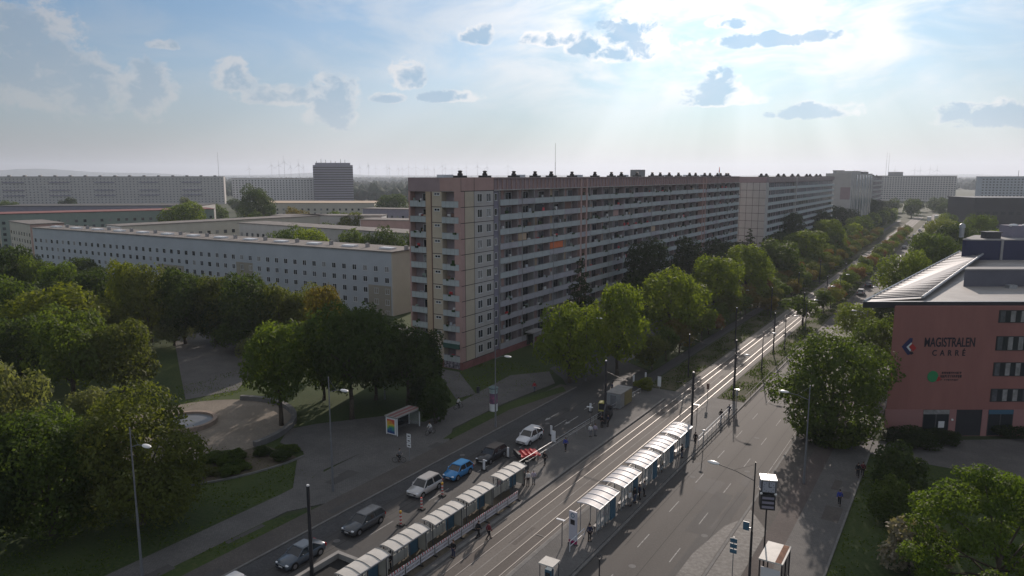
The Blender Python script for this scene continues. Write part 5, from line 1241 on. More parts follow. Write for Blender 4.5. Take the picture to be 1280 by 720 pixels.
for k in range(3): b=MB(); b.box(-.5,.5,-.64,-.615,5.9+k*.42,6.12+k*.42); b.build('advert_line',P_['lilac'],ab); b=MB(); b.box(.615,.64,-.58,.58,5.86+k*.44,6.2+k*.44); b.build('advert_line',M['frame_white'],ab)
# blue sign on the nearest right lamp and the pole sign
root=thing('pole_sign',(-13.42,59.0,5.3),'small blue sign fixed to the dark lamp pole','sign'); b=MB(); b.box(-.55,-.05,-.16,-.1,0,.75); b.build('plate',M['shelter_blue'],root); b=MB(); b.box(-.12,.1,-.16,-.09,.2,.3); b.build('clamp',M['steel'],root)
root=thing('direction_sign',(-15.0,60.2,.1),'post with stacked blue signs standing on the right parking strip','traffic sign'); b=MB(); b.rod((0,0,0),(0,0,3.6),.04); b.build('post',M['steel'],root)
for k in range(3): b=MB(); b.box(-.3,.3,-.07,-.045,2.1+k*.5,2.5+k*.5); b.build('plate',M['shelter_blue'],root); 
root=thing('ring_post',(-23.8,51.5,.012),'dark post topped by a ring at the bottom, on the right carriageway side','post'); b=MB(); b.rod((0,0,0),(0,0,3.1),.06); b.build('post',M['black_metal'],root)
b=MB(); 
for i in range(14): a_=2*math.pi*i/14; c_=2*math.pi*(i+1)/14; b.rod((.2*math.cos(a_),0,3.3+.2*math.sin(a_)),(.2*math.cos(c_),0,3.3+.2*math.sin(c_)),.04,n=5)
b.build('ring',M['dark_grey'],root)
# keep the ring post on its small island
sheet('traffic_island',rect(-24.25,-23.4,49.0,53.0),.1,M['kerb'],thick=.09)
root=thing('signal_post',(-22.0,88.5,.012),'pale slim post with small white head on the right carriageway edge','signal'); b=MB(); b.rod((0,0,0),(0,0,2.4),.05); b.build('post',M['steel'],root); b=MB(); b.ell((0,0,2.5),(.28,.16,.1)); b.build('head',M['lamp_head'],root)
root.location=(-26.4,88.0,.14)
root=thing('signal_post',(-27.4,107.3,.03),'pale signal post standing on the crossing beside the right platform','signal'); b=MB(); b.rod((0,0,0),(0,0,2.8),.06); b.build('post',M['steel'],root); b=MB(); b.box(-.15,.15,-.12,.12,1.9,2.8,0); b.box(-.35,.35,-.16,.16,2.82,2.95,1); b.build('head',[M['steel'],M['lamp_head']],root)
root=thing('tram_signal',(-31.9,107.5,.03),'dark tram signal post beside the bright rails','signal'); b=MB(); b.rod((0,0,0),(0,0,2.6),.05); b.build('post',M['steel'],root); b=MB(); b.box(-.18,.18,-.12,.12,2.2,3.1); b.build('head',P_['brown'],root)
# poster column
X,Y=at(617,514)
root=thing('advertising_column',(X,Y,.11),'round poster column with white foot, pink poster and flat cap by the third lamp','advertising column')
b=MB(); b.lathe([(.62,0),(.62,1.15)],24); b.build('foot',M['white_metal'],root); b=MB(); b.lathe([(.60,1.15),(.60,3.45)],24); b.build('drum',mat('poster_mix',(.05,.07,.12),.6,col2=(.30,.10,.18),scale=1.6,detail=1),root)
b=MB(); b.lathe([(.605,2.75),(.605,3.4)],24); b.build('upper_poster',mat('poster_pale',(.30,.38,.38),.6,.2,2),root); b=MB(); b.lathe([(.72,3.45),(.74,3.6),(.4,3.78),(.1,3.85)],24); b.build('cap',mat('column_cap',(.13,.18,.18),.6,.1,2),root)
# bins and boxes
for x,y,z,l in ((-64.9,92.5,.1,'grey litter bin on the path beside the lawn before the slab'),(-42.2,70.2,.22,'dark litter bin on the left platform behind the barrier end'),(-41.3,48.9,.22,'dark slender bin between the two lowest cream shelters')):
    root=thing('litter_bin',(x,y,z),l,'litter bin'); b=MB(); b.lathe([(.24,0),(.28,.8),(.2,.85)],12); b.build('body',M['dark_grey'],root); b=MB(); b.lathe([(.3,.85),(.22,1.0)],12); b.build('lid',M['black_metal'],root)
root=thing('pallet_stack',(-41.6,64.4,.22),'stack of pale boards lying behind the end of the barrier row','board stack'); b=MB(); b.box(-.6,.6,-1.0,1.0,.0,.35); b.build('boards',M['concrete'],root); b=MB(); b.box(-.65,.65,-.9,-.7,.35,.42); b.build('strap',M['dark_grey'],root)
# wind turbines and masts on the horizon
def turbine_proto():
    root=thing('wind_turbine',(0,0,0),'tiny pale wind turbine in the row on the hazy horizon','wind turbine','wind turbines on the horizon')
    wm=mat('turbine_grey',(.5,.5,.52),.6); b=MB(); b.rod((0,0,0),(0,0,110),1.9,1.1,8); b.build('tower',wm,root); b=MB(); b.box(-1.8,1.8,-3,6,108.5,112.5); b.build('nacelle',wm,root)
    for k in range(3):
        b=MB(); a_=k*2.094; 
        for i in range(3):
            r0,r1=2+i*17,2+(i+1)*17; b.rod((r0*math.sin(a_),-3.5,110.5+r0*math.cos(a_)),(r1*math.sin(a_),-3.5,110.5+r1*math.cos(a_)),1.5-.4*i,1.1-.4*i,4)
        b.build('blade',wm,root)
    return root
tp=turbine_proto(); rr=random.Random(21)
for i,(x,yt) in enumerate([(312,206),(340,200),(349,200),(356,193),(364,203),(374,199),(380,203),(450,203),(461,200),(470,205),(484,203),(487,205),(498,206),(503,206),(511,203),(520,203),(531,206),(535,206),(543,207),(553,201),(557,205),(565,206),(573,205),(583,203),(597,202),(609,203),(635,201),(1143,208),(1150,209),(1162,207),(1171,209),(1118,209)]):
    o=tp if i==0 else copy_tree(tp); d=5200+rr.uniform(-500,900); r=ray(x,219); n_=math.hypot(r[0],r[1]); X,Y=r[0]/n_*d,r[1]/n_*d
    hub=CAM_H+(219-yt)/F*depth(X,Y)*.62; s=hub/110
    o.location=(X,Y,0); o.scale=(s,s,s); o.rotation_euler=(0,0,rr.uniform(-.5,.9))
    if i: 
        for ch in o.children:
            pass
def mast(x,yt,d,w,label,tip=None):
    r=ray(x,219); n_=math.hypot(r[0],r[1]); X,Y=r[0]/n_*d,r[1]/n_*d; h=CAM_H+(219-yt)/F*depth(X,Y)
    root=thing('radio_mast',(X,Y,0),label,'mast'); b=MB(); b.rod((0,0,0),(0,0,h*.8),w,w*.8,6); b.build('shaft',M['dark_grey'],root); b=MB(); b.rod((0,0,h*.8),(0,0,h),w*(.6 if not tip else 1.6),w*.5,6); b.build('tip',M[tip] if tip else M['dark_grey'],root)
mast(273.5,191,2600,.6,'tall thin mast left of the grey tower on the horizon'); mast(899,209,1500,.9,'short mast with red tip above the end of the first slab','red'); mast(1273,213,1200,.5,'mast at the right picture edge above the hazy slab'); mast(1107,191,3000,.55,'left one of the two faint masts above the wide pale slab'); mast(1110,192,3000,.55,'right one of the two faint masts above the wide pale slab')
mast(694,180,420,.16,'tall thin aerial behind the roof of the long slab')
# ------------------------------------------------------------------ cars (front towards local -y)
def car_proto(kind,paint,label,group='cars on the left carriageway'):
    S=dict(suv=(4.5,1.86,1.68,.2,1.02,[(-2.25,.60,.86),(-2.1,.40,.96),(-1.25,.30,1.06)],(-1.15,-.42,1.72,2.14)),
           hatch=(4.1,1.78,1.50,.17,.96,None,(-1.0,-.30,1.5,1.98)), estate=(4.75,1.84,1.50,.17,.96,None,(-1.05,-.28,1.95,2.30)), sedan=(4.7,1.84,1.46,.17,.95,None,(-1.05,-.28,.95,1.75)), van=(5.2,2.0,2.35,.22,1.25,None,(-1.9,-1.05,2.45,2.55)))[kind]
    L,W,Ht,zb,belt,_,(c0,c1,c2,c3)=S; hl=L/2; hw=W/2
    root=thing('parked_van' if kind=='van' else 'car',(0,0,0),label,'van' if kind=='van' else 'car',group)
    hood=belt-.04 if kind!='van' else belt+.05
    st=[(-hl,.72*hw,zb+.18,zb+.42),(-hl+.06,.86*hw,zb+.06,hood-.26),(-hl+.3,.95*hw,zb,hood-.12),(-hl+.75,hw,zb,hood-.04),(c0-.05,hw,zb,belt),(0,hw,zb,belt+.01),(hl-.9,hw,zb,belt+.03),(hl-.25,.96*hw,zb+.03,belt+.02),(hl-.05,.90*hw,zb+.10,belt-.05),(hl,.82*hw,zb+.22,belt-.22)]
    b=MB(); sec=[]
    for y,w,z0,z1 in st:
        zm=z0+(z1-z0)*.45; zs=z0+(z1-z0)*.82
        half=[(0,z0),(w*.86,z0),(w*.97,z0+.10),(w,zm),(w*.975,zs),(w*.86,z1),(0,z1+.025)]
        sec.append([(x,y,z) for x,z in half]+[(-x,y,z) for x,z in half[-2:0:-1]])
    n=len(sec[0])
    b.add([p for s in sec for p in s],[(i*n+j,i*n+(j+1)%n,(i+1)*n+(j+1)%n,(i+1)*n+j) for i in range(len(sec)-1) for j in range(n)]+[tuple(range(n)),tuple((len(sec)-1)*n+j for j in range(n-1,-1,-1))])
    bo=b.build('body',paint,root,smooth=True)
    # cabin: roof skin in body colour over glass house
    tw=hw*.72; bw_=hw*.93; zt=Ht
    gl=MB(); gl.add([(-bw_,c0,belt-.03),(bw_,c0,belt-.03),(bw_,c3,belt-.03),(-bw_,c3,belt-.03),(-tw,c1,zt-.06),(tw,c1,zt-.06),(tw,c2,zt-.06),(-tw,c2,zt-.06)],[(0,1,5,4),(1,2,6,5),(2,3,7,6),(3,0,4,7),(4,5,6,7)])
    gl.build('windows',M['glass'],root)
    rf=MB(); q=[(-tw,c1),(-tw*.7,c1-.07),(tw*.7,c1-.07),(tw,c1),(tw,c2),(tw*.75,c2+.08),(-tw*.75,c2+.08),(-tw,c2)]
    rf.prism([(x*1.02,y) for x,y in q],zt-.07,zt-.005); rf.prism([(x*.82,y*.9+.05) for x,y in q],zt-.01,zt+.02)
    ro=rf.build('roof',paint,root,smooth=False)
    pi=MB()
    for sx in(-1,1):
        for (ya,za,yb,zb_) in ((c0,belt,c1,zt-.05),(c3,belt,c2,zt-.05),((c1+c2)/2-.05,belt,(c1+c2)/2-.08,zt-.05)):
            pi.rod((sx*bw_*1.0,ya,za-.02),(sx*tw*1.01,yb,zb_),.055,.05,6)
        if kind in('suv','estate'): pi.rod((sx*tw*.9,c1+.2,zt+.05),(sx*tw*.9,c2-.1,zt+.05),.025,n=5)
    pi.build('pillars',paint,root)
    if kind=='van':
        p=MB(); p.box(-hw*.93,hw*.93,-.2,c2+.02,belt,zt-.08); p.build('cargo_side',paint,root)
    wr=.33; wy=(-hl+.85,hl-.85)
    for y in wy:
        for sx in(-1,1):
            a=MB(); a.rod((sx*(hw-.10),y,wr),(sx*(hw+.004),y,wr),wr+.075,n=18); a.build('wheel_arch',M['rubber'],root)
            w=MB(); w.rod((sx*(hw-.2),y,wr),(sx*(hw+.02),y,wr),wr,n=18); wo=w.build('wheel',M['rubber'],root)
            r_=MB(); r_.rod((sx*(hw+.02),y,wr),(sx*(hw+.03),y,wr),wr*.64,n=14); r_.build('rim',M['alloy'],wo)
    for sx in(-1,1):
        h=MB(); h.ell((sx*hw*.70,-hl+.17,hood-.27),(.20,.14,.085),10,6); h.build('headlight',M['head_light'],root,smooth=True)
        t=MB(); t.box(sx*hw*.78-.14,sx*hw*.78+.14,hl-.12,hl-.0,belt-.32,belt-.06); t.build('tail_light',M['tail_light'],root)
        m=MB(); m.ell((sx*(hw+.10),c0+.42,belt+.10),(.10,.07,.08),8,5); m.build('mirror',paint,root,smooth=True)
    g=MB(); g.box(-.5,.5,-hl+.0,-hl+.07,zb+.22,hood-.36); g.build('grille',M['black_metal'],root)
    pq=MB(); pq.box(-.26,.26,-hl-.012,-hl+.005,zb+.24,zb+.35); pq.build('number_plate',M['frame_white'],root)
    bu=MB(); bu.box(-hw*.8,hw*.8,-hl+.02,-hl+.1,zb+.02,zb+.14); bu.box(-hw*.8,hw*.8,hl-.12,hl+.01,zb+.10,zb+.28); bu.build('bumper',M['black_metal'],root)
    return root
PAINT={k:mat('car_'+k,c,.28,metal=mt,spec=.6,coat=.4) for k,(c,mt) in dict(white=((.72,.72,.73),0),silver=((.55,.54,.53),.3),blue=((.03,.22,.50),.2),black=((.018,.018,.022),.1),grey=((.085,.092,.10),.3),greyblue=((.085,.105,.13),.3),dark=((.04,.045,.055),.2),red=((.3,.02,.03),.1)).items()}
def place(o,x,y,rz=0,z=.012): o.location=(x,y,z); o.rotation_euler=(0,0,rz); return o
cars=[('suv','white',660,548,'white car farthest up the row on the left carriageway'),('estate','black',612,570,'black estate car on the left carriageway'),('hatch','blue',570,591,'bright blue car on the left carriageway'),('suv','silver',528,611,'silver white car beside the warning beacons'),('estate','grey',451,655,'dark grey estate car half in the shade'),('sedan','greyblue',372,696,'grey blue car next to the thick black pole')]
for k,p,x,y,l in cars:
    X,Y=at(x,y,.5); place(car_proto(k,PAINT[p],l),X,Y+.4)
X,Y=at(287,724); place(car_proto('hatch',PAINT['silver'],'pale car roof just entering at the bottom edge'),-50.0,34.2)
place(car_proto('van',PAINT['white'],'white van parked in the shade at the side road',None),-57.3,130.5,R(4),.018)
place(car_proto('hatch',PAINT['dark'],'dark car parked under the street trees at the side road',None),-56.2,170,0,.018)
place(car_proto('suv',PAINT['grey'],'grey car parked deep in the shade of the side road',None),-59.6,185,R(180),.018)
gr='cars driving away on the right carriageway'
for k,p,X,Y,l in (('hatch','silver',-20.6,190,'pale car in the shadow below the roof tip'),('suv','silver',-25.0,234,'silver car leading the close group near the roof tip'),('sedan','dark',-24.9,252,'dark car, second of the close group near the roof tip'),('van','dark',-22.4,268,'dark van beyond the close group near the roof tip')):
    place(car_proto(k,PAINT[p],l,gr),X,Y,R(180))
rr=random.Random(8)
protos=[car_proto('hatch',PAINT['white'],'tiny white car in the far traffic','far traffic'),car_proto('suv',PAINT['dark'],'tiny dark car in the far traffic','far traffic'),car_proto('sedan',PAINT['silver'],'tiny silver car in the far traffic','far traffic')]
spots=[(-56.0,300),(-59.6,340),(-56,395),(-59.6,430),(-56,470),(-24.8,395),(-21.2,420),(-25.0,470),(-20.8,500),(-24.9,520),(-21.0,545),(-24.8,560),(-21.3,575),(-56,540),(-59.4,575),(-25,600)]
for i,(X,Y) in enumerate(spots):
    p=protos[i%3]; o=p if i<3 else copy_tree(p); place(o,X,Y,0 if X<-40 else R(180))
def truck(X,Y,label,c):
    root=thing('lorry',(X,Y,.012),label,'lorry','far lorries'); b=MB(); b.box(-1.25,1.25,-3.5,4.5,.9,3.7); b.build('cargo_box',c,root); b=MB(); b.box(-1.2,1.2,4.7,6.4,.5,2.9); b.build('cab',M['white_metal'],root)
    for y in(-2.5,-1.2,5.5):
        for x in(-1.1,1.1): w=MB(); w.rod((x-.15,y,.5),(x+.15,y,.5),.5,n=12); w.build('wheel',M['rubber'],root)
truck(-24.8,635,'white lorry in the far traffic, nearer one',M['white_metal']); truck(-21.0,660,'pale lorry in the far traffic, farther one',M['lamp_head'])

# ------------------------------------------------------------------ people: one continuous skinned body, clothes and hair as children
SKIN=mat('skin',(.42,.26,.19),.6,spec=.3)
HAIR=[mat('hair_dark',(.03,.02,.015),.7,.2,8),mat('hair_brown',(.09,.05,.03),.7,.2,8),mat('hair_grey',(.30,.29,.27),.7,.15,8)]
CL={k:mat('cloth_'+k,c,.9,.12,6) for k,c in dict(red=(.33,.03,.04),dkred=(.14,.025,.035),black=(.015,.015,.018),navy=(.03,.035,.07),blue=(.04,.06,.30),white=(.62,.62,.62),grey=(.17,.17,.18),lilac=(.38,.34,.42),denim=(.06,.08,.13),tan=(.30,.24,.17),hivis=(.52,.30,.04)).items()}
def skin_obj(name,V,E,rad,m,lv=1):
    me=bpy.data.meshes.new(name); me.from_pydata(V,E,[]); o=bpy.data.objects.new(name,me); COL.objects.link(o)
    sm=o.modifiers.new('s','SKIN'); sm.use_smooth_shade=True
    for i,r in enumerate(rad): me.skin_vertices[0].data[i].radius=(r,r); me.skin_vertices[0].data[i].use_root=(i==0)
    if lv: ss=o.modifiers.new('u','SUBSURF'); ss.levels=lv; ss.render_levels=lv
    dg=bpy.context.evaluated_depsgraph_get(); nm=bpy.data.meshes.new_from_object(o.evaluated_get(dg)); bpy.data.objects.remove(o); bpy.data.meshes.remove(me)
    nm.name=name; nm.materials.clear(); nm.materials.append(m); return nm
def pose(kind):
    """joint positions, facing local -y; height 1.74"""
    if kind=='walk': hips=.92; LK,LA=(.09,-.16,.50),(.09,-.20,.09); RK,RA_=(-.09,.06,.48),(-.09,.34,.14); le,lh=(.25,.14,1.12),(.27,.10,.87); re,rh=(-.25,-.10,1.12),(-.25,-.24,.90)
    elif kind=='sit': hips=.50; LK,LA=(.11,-.42,.50),(.11,-.40,.08); RK,RA_=(-.11,-.42,.49),(-.11,-.46,.08); le,lh=(.25,-.05,.72),(.18,-.28,.62); re,rh=(-.25,-.05,.72),(-.18,-.28,.62)
    elif kind=='ride': hips=.98; LK,LA=(.11,-.36,.80),(.11,-.22,.38); RK,RA_=(-.11,-.28,.60),(-.11,-.12,.20); le,lh=(.25,-.30,1.24),(.22,-.55,1.08); re,rh=(-.25,-.30,1.24),(-.22,-.55,1.08)
    else: hips=.93; LK,LA=(.10,-.01,.50),(.10,.0,.08); RK,RA_=(-.10,-.03,.50),(-.12,.0,.08); le,lh=(.26,.03,1.14),(.25,-.10,.90); re,rh=(-.26,.03,1.14),(-.24,-.12,.92)
    ln=-.28 if kind=='ride' else (-.05 if kind=='walk' else 0)
    sh=hips+.50; ch=(0,ln*.7,hips+.32); nk=(0,ln,sh+.06); hd=(0,ln-.02,sh+.22); tp=(0,ln-.01,sh+.30)
    d=.5 if kind!='sit' else 0
    ft=lambda a:(a[0],a[1]-.15,a[2]-.045)
    return dict(pel=(0,0,hips),ch=ch,nk=nk,hd=hd,tp=tp,ls=(.19,ln,sh-.02),rs=(-.19,ln,sh-.02),le=le,lh=lh,re=re,rh=rh,lhip=(.095,0,hips-.06),rhip=(-.095,0,hips-.06),LK=LK,LA=LA,RK=RK,RA=RA_,LF=ft(LA),RF=ft(RA_),
       lf=(lh[0],lh[1]-.06,lh[2]-.10),rf=(rh[0],rh[1]-.06,rh[2]-.10))
PM={}
def person_meshes(kind):
    if kind in PM: return PM[kind]
    p=pose(kind)
    names=['pel','ch','nk','hd','tp','ls','le','lh','lf','rs','re','rh','rf','lhip','LK','LA','LF','rhip','RK','RA','RF']
    rad=[.13,.14,.055,.095,.055,.065,.045,.032,.03,.065,.045,.032,.03,.085,.058,.042,.035,.085,.058,.042,.035]
    ix={n:i for i,n in enumerate(names)}
    E=[(a,b) for a,b in (('pel','ch'),('ch','nk'),('nk','hd'),('hd','tp'),('ch','ls'),('ls','le'),('le','lh'),('lh','lf'),('ch','rs'),('rs','re'),('re','rh'),('rh','rf'),('pel','lhip'),('lhip','LK'),('LK','LA'),('LA','LF'),('pel','rhip'),('rhip','RK'),('RK','RA'),('RA','RF'))]
    body=skin_obj('body',[p[n] for n in names],[(ix[a],ix[b]) for a,b in E],rad,SKIN)
    def sub(nm,ns,es,rd,m): i2={n:i for i,n in enumerate(ns)}; return skin_obj(nm,[p[n] for n in ns],[(i2[a],i2[b]) for a,b in es],rd,m)
    jk=sub('jacket',['ch','pel','ls','le','lh','rs','re','rh','nk'],(('ch','pel'),('ch','ls'),('ls','le'),('le','lh'),('ch','rs'),('rs','re'),('re','rh'),('ch','nk')),[.165,.155,.085,.065,.048,.085,.065,.048,.065],CL['black'])
    tr=sub('trousers',['pel','lhip','LK','LA','rhip','RK','RA'],(('pel','lhip'),('lhip','LK'),('LK','LA'),('pel','rhip'),('rhip','RK'),('RK','RA')),[.145,.105,.078,.06,.105,.078,.06],CL['denim'])
    h=MB(); hd=p['hd']; h.ell((hd[0],hd[1]+.025,hd[2]+.045),(.098,.105,.10),10,7); hm=h.mesh('hair',HAIR[0],True)
    s=MB()
    for a,f in(('LA','LF'),('RA','RF')): A_=p[a]; s.cbox((A_[0],A_[1]-.07,max(.04,A_[2]-.045)),(.095,.27,.085))
    sm=s.mesh('shoes',M['rubber'])
    fc=MB()
    for sx in(-1,1): fc.ell((sx*.035,hd[1]-.088,hd[2]+.0),(.014,.012,.01),6,4)
    fm=fc.mesh('eyes',M['rubber'])
    PM[kind]=(body,jk,tr,hm,sm,fm); return PM[kind]
NP=[0]
def person(X,Y,rz,kind,top,legs,label,z=.1,hair=0,s=1.0,extra=None):
    ms=person_meshes(kind); root=thing('person',(X,Y,z),label,'person',rz=rz); root.scale=(s,s,s)
    mm=(None,CL[top],CL[legs],HAIR[hair],None,None)
    b=link('body',ms[0],root)
    for n_,me,m in zip(('jacket','trousers','hair','shoes','eyes'),ms[1:],mm[1:]):
        o=link(n_,me,root)
        if m: o.material_slots[0].link='OBJECT'; o.material_slots[0].material=m
    return root
def pp(x,y,z=.1): return at(x,y,z)
PL=[(611,674,.02,R(150),'walk','dkred','black','person in dark red jacket walking on the track side of the barrier',0),
 (598,672,.02,R(160),'walk','black','black','person in black walking just left of the dark red jacket',0),
 (567,697,.02,R(0),'stand','black','navy','person in long dark clothes standing before the barrier',1),
 (660,607,.22,R(30),'stand','white','black','person in white top waiting by the upper cream shelter',1),
 (667,606,.22,R(200),'stand','lilac','grey','person in lilac top waiting by the upper cream shelter',2),
 (655,606,.22,R(-20),'stand','black','black','person in black at the open end of the upper cream shelter',0),
 (681,581,.22,R(0),'walk','black','black','person in black walking on the platform near the red trailer',0),
 (707,563,.22,R(10),'walk','blue','black','person in blue top walking along the left platform',0),
 (738,546,.22,R(190),'stand','white','grey','pale dressed person, left one of a pair on the left platform',2),
 (744,545,.22,R(180),'stand','lilac','grey','pale dressed person, right one of a pair on the left platform',1),
 (752,534,.22,R(60),'stand','black','black','person in black beside the foot of the excavator pole, left one',0),
 (760,533,.22,R(-60),'stand','navy','black','person in navy beside the foot of the excavator pole, right one',0),
 (668,490,.1,R(180),'walk','red','denim','person in red top walking on the path before the slab lawn',0),
 (629,614,.22,R(90),'stand','grey','black','person in grey beside the boards at the barrier end',0),
 (624,617,.22,R(60),'stand','red','grey','person in red beside the boards at the barrier end',1),
 (487,712,.22,R(0),'stand','black','black','dark person standing between the two lowest cream shelters',0),
 (756,655,.24,R(80),'stand','red','denim','person in red inside the nearest white shelter',0),
 (762,648,.24,R(100),'stand','dkred','black','person in dark red behind the red one in the nearest white shelter',1),
 (737,676,.24,R(40),'stand','navy','black','person in navy by the short white rail at the platform end',0),
 (787,632,.24,R(90),'stand','white','grey','person in white outside the second white shelter',2),
 (793,628,.24,R(70),'stand','black','denim','person in black under the second white shelter, left one',0),
 (799,624,.24,R(110),'stand','navy','black','person in navy under the second white shelter, middle one',0),
 (805,620,.24,R(100),'stand','grey','black','person in grey under the second white shelter, right one',1),
 (812,600,.24,R(80),'stand','black','black','person in black under the third white shelter',0),
 (826,590,.24,R(80),'stand','tan','black','person in tan jacket under the third white shelter',1),
 (852,572,.24,R(90),'stand','black','denim','person in black under the farthest white shelter',0),
 (869,556,.24,R(10),'walk','black','black','person in black walking at the start of the white railing',0),
 (901,526,.04,R(160),'walk','black','navy','person in black leaving the right platform, left one',0),
 (911,520,.04,R(170),'walk','navy','navy','person in navy at the crossing beside the right platform, right one',0),
 (1049,631,.125,R(5),'walk','blue','black','person in blue top on the shaded right pavement',0),
 (1072,596,.125,R(5),'walk','black','black','person in black on the right pavement, left one of a couple',0),
 (1078,595,.125,R(5),'walk','dkred','black','person in dark red on the right pavement, right one of a couple',1),
 (757,489,.02,R(90),'stand','hivis','navy','person in orange work vest behind the excavator',0),
 (765,491,.02,R(-90),'stand','navy','black','person in navy behind the excavator',0),
 (488,605,.22,R(0),'stand','tan','black','unused',0)][:-1]
for (x,y,z,rz,k,a,b_,l,hr) in PL:
    X,Y=pp(x,y,z); person(X,Y,rz,k,a,b_,l,z,hr)
# bicycles with riders
def bicycle(X,Y,rz,z,label,m):
    root=thing('bicycle',(X,Y,z),label,'bicycle',rz=rz)
    for y,nm in((-.52,'wheel'),(.52,'wheel')):
        b=MB()
        for i in range(16): a_=2*math.pi*i/16; c_=2*math.pi*(i+1)/16; b.rod((0,y+.33*math.cos(a_),.34+.33*math.sin(a_)),(0,y+.33*math.cos(c_),.34+.33*math.sin(c_)),.022,n=5)
        for i in range(4): a_=math.pi*i/4; b.rod((0,y-.32*math.cos(a_),.34-.32*math.sin(a_)),(0,y+.32*math.cos(a_),.34+.32*math.sin(a_)),.005,n=3)
        b.build(nm,M['rubber'],root)
    b=MB()
    for p,q in (((0,.52,.34),(0,.05,.30)),((0,.05,.30),(0,.18,.86)),((0,.18,.80),(0,-.36,.85)),((0,-.36,.85),(0,.05,.30)),((0,.52,.34),(0,.16,.78)),((0,-.36,.92),(0,-.52,.34))): b.rod(p,q,.022,n=6)
    b.build('frame',m,root); b=MB(); b.ell((0,.2,.92),(.09,.14,.035)); b.build('saddle',M['rubber'],root); b=MB(); b.path([(-.27,-.42,1.03),(0,-.38,1.03),(.27,-.42,1.03)],.016,5); b.build('handlebar',M['steel'],root)
    for sx in(-1,1): b=MB(); b.box(sx*.12-.05,sx*.12+.05,.0,.1,.24 if sx<0 else .38,.27 if sx<0 else .41); b.build('pedal',M['rubber'],root)
for x,y,rz,top,legs,l1,l2 in ((573,511,R(160),'white','black','bicycle ridden by the cyclist in a white top on the upper path','cyclist in white top and black trousers on the upper path'),(538,543,R(-15),'white','grey','bicycle ridden past the right end of the bus shelter','cyclist in white top passing the bus shelter'),(499,578,R(120),'grey','black','bicycle at the left kerb beside the stacked traffic signs','cyclist in dark clothes at the left kerb beside the stacked signs'),(740,678,R(30),'navy','black','','')):
    if not l1: continue
    X,Y=at(x,y,.1); bicycle(X,Y,rz,.1,l1,M['dark_grey'] if top!='white' else M['steel'])
    pr=person(X-.2*math.sin(rz)*-1*0+.18*-math.sin(rz),Y+.18*math.cos(rz),rz,'ride',top,legs,l2,.1,0)
# ------------------------------------------------------------------ sun, sky, haze, camera
SUN_AZ, SUN_EL = R(-15.5), R(19.5)        # azimuth clockwise from +y
sd=Vector((math.sin(SUN_AZ)*math.cos(SUN_EL),math.cos(SUN_AZ)*math.cos(SUN_EL),math.sin(SUN_EL)))
sun=bpy.data.lights.new('sun','SUN'); sun.energy=SUN_E; sun.angle=R(.6); sun.color=(1,.87,.77)
so=bpy.data.objects.new('sun',sun); COL.objects.link(so); so.rotation_euler=(-sd).to_track_quat('-Z','Y').to_euler(); so.location=(0,0,200)
w=bpy.data.worlds.new('World'); scene.world=w; w.use_nodes=True; nt=w.node_tree; N=nt.nodes; L=nt.links
bg=N['Background']; bg.inputs[1].default_value=SKY_STR
sky=N.new('ShaderNodeTexSky'); sky.sky_type='NISHITA'; sky.sun_disc=False; sky.sun_elevation=SUN_EL; sky.sun_rotation=SUN_AZ; sky.altitude=100; sky.air_density=1.0; sky.dust_density=DUST; sky.ozone_density=1.6
tc=N.new('ShaderNodeTexCoord')
def math_(op,a,b=None,c=None,clamp=False):
    n=N.new('ShaderNodeMath'); n.operation=op; n.use_clamp=clamp
    for i,v in enumerate((a,b,c)):
        if v is None: continue
        if isinstance(v,(int,float)): n.inputs[i].default_value=v
        else: L.new(v,n.inputs[i])
    return n.outputs[0]
def mix(f,a,b,blend='MIX'):
    n=N.new('ShaderNodeMix'); n.data_type='RGBA'; n.blend_type=blend
    for i,v in ((0,f),(6,a),(7,b)):
        if isinstance(v,(int,float)): n.inputs[i].default_value=v
        elif isinstance(v,tuple): n.inputs[i].default_value=(*v,1)
        else: L.new(v,n.inputs[i])
    return n.outputs[2]
def smooth(x,a,b):
    n=N.new('ShaderNodeMapRange'); n.interpolation_type='SMOOTHSTEP'; n.inputs[1].default_value=a; n.inputs[2].default_value=b; L.new(x,n.inputs[0]); return n.outputs[0]
sp=N.new('ShaderNodeSeparateXYZ'); L.new(tc.outputs['Generated'],sp.inputs[0])
dx,dy,dz=sp.outputs
az=math_('MULTIPLY',math_('ARCTAN2',dx,dy),180/math.pi); el=math_('MULTIPLY',math_('ARCSINE',dz),180/math.pi)
# angle to the sun (forward scattering makes thin cloud near it brilliant)
dot=N.new('ShaderNodeVectorMath'); dot.operation='DOT_PRODUCT'; L.new(tc.outputs['Generated'],dot.inputs[0]); dot.inputs[1].default_value=sd
ang=math_('MULTIPLY',math_('ARCCOSINE',math_('MINIMUM',dot.outputs['Value'],.99999)),180/math.pi)
def noise(sx,sy,scale,detail,seed,rough=.55,dist=0):
    cb=N.new('ShaderNodeCombineXYZ'); L.new(math_('MULTIPLY',az,sx),cb.inputs[0]); L.new(math_('MULTIPLY',el,sy),cb.inputs[1]); cb.inputs[2].default_value=seed
    n=N.new('ShaderNodeTexNoise'); n.inputs['Scale'].default_value=scale; n.inputs['Detail'].default_value=detail; n.inputs['Roughness'].default_value=rough; n.inputs['Distortion'].default_value=dist; L.new(cb.outputs[0],n.inputs['Vector']); return n.outputs['Fac']
K=1/SKY_STR
wide=math_('POWER',2.718,math_('MULTIPLY',ang,-1/38.)); near=math_('POWER',2.718,math_('MULTIPLY',ang,-1/13.))
def scaled(c,f):
    n=N.new('ShaderNodeVectorMath'); n.operation='SCALE'; n.inputs[0].default_value=[v*K for v in c]
    if isinstance(f,(int,float)): n.inputs[3].default_value=f
    else: L.new(f,n.inputs[3])
    return n.outputs[0]
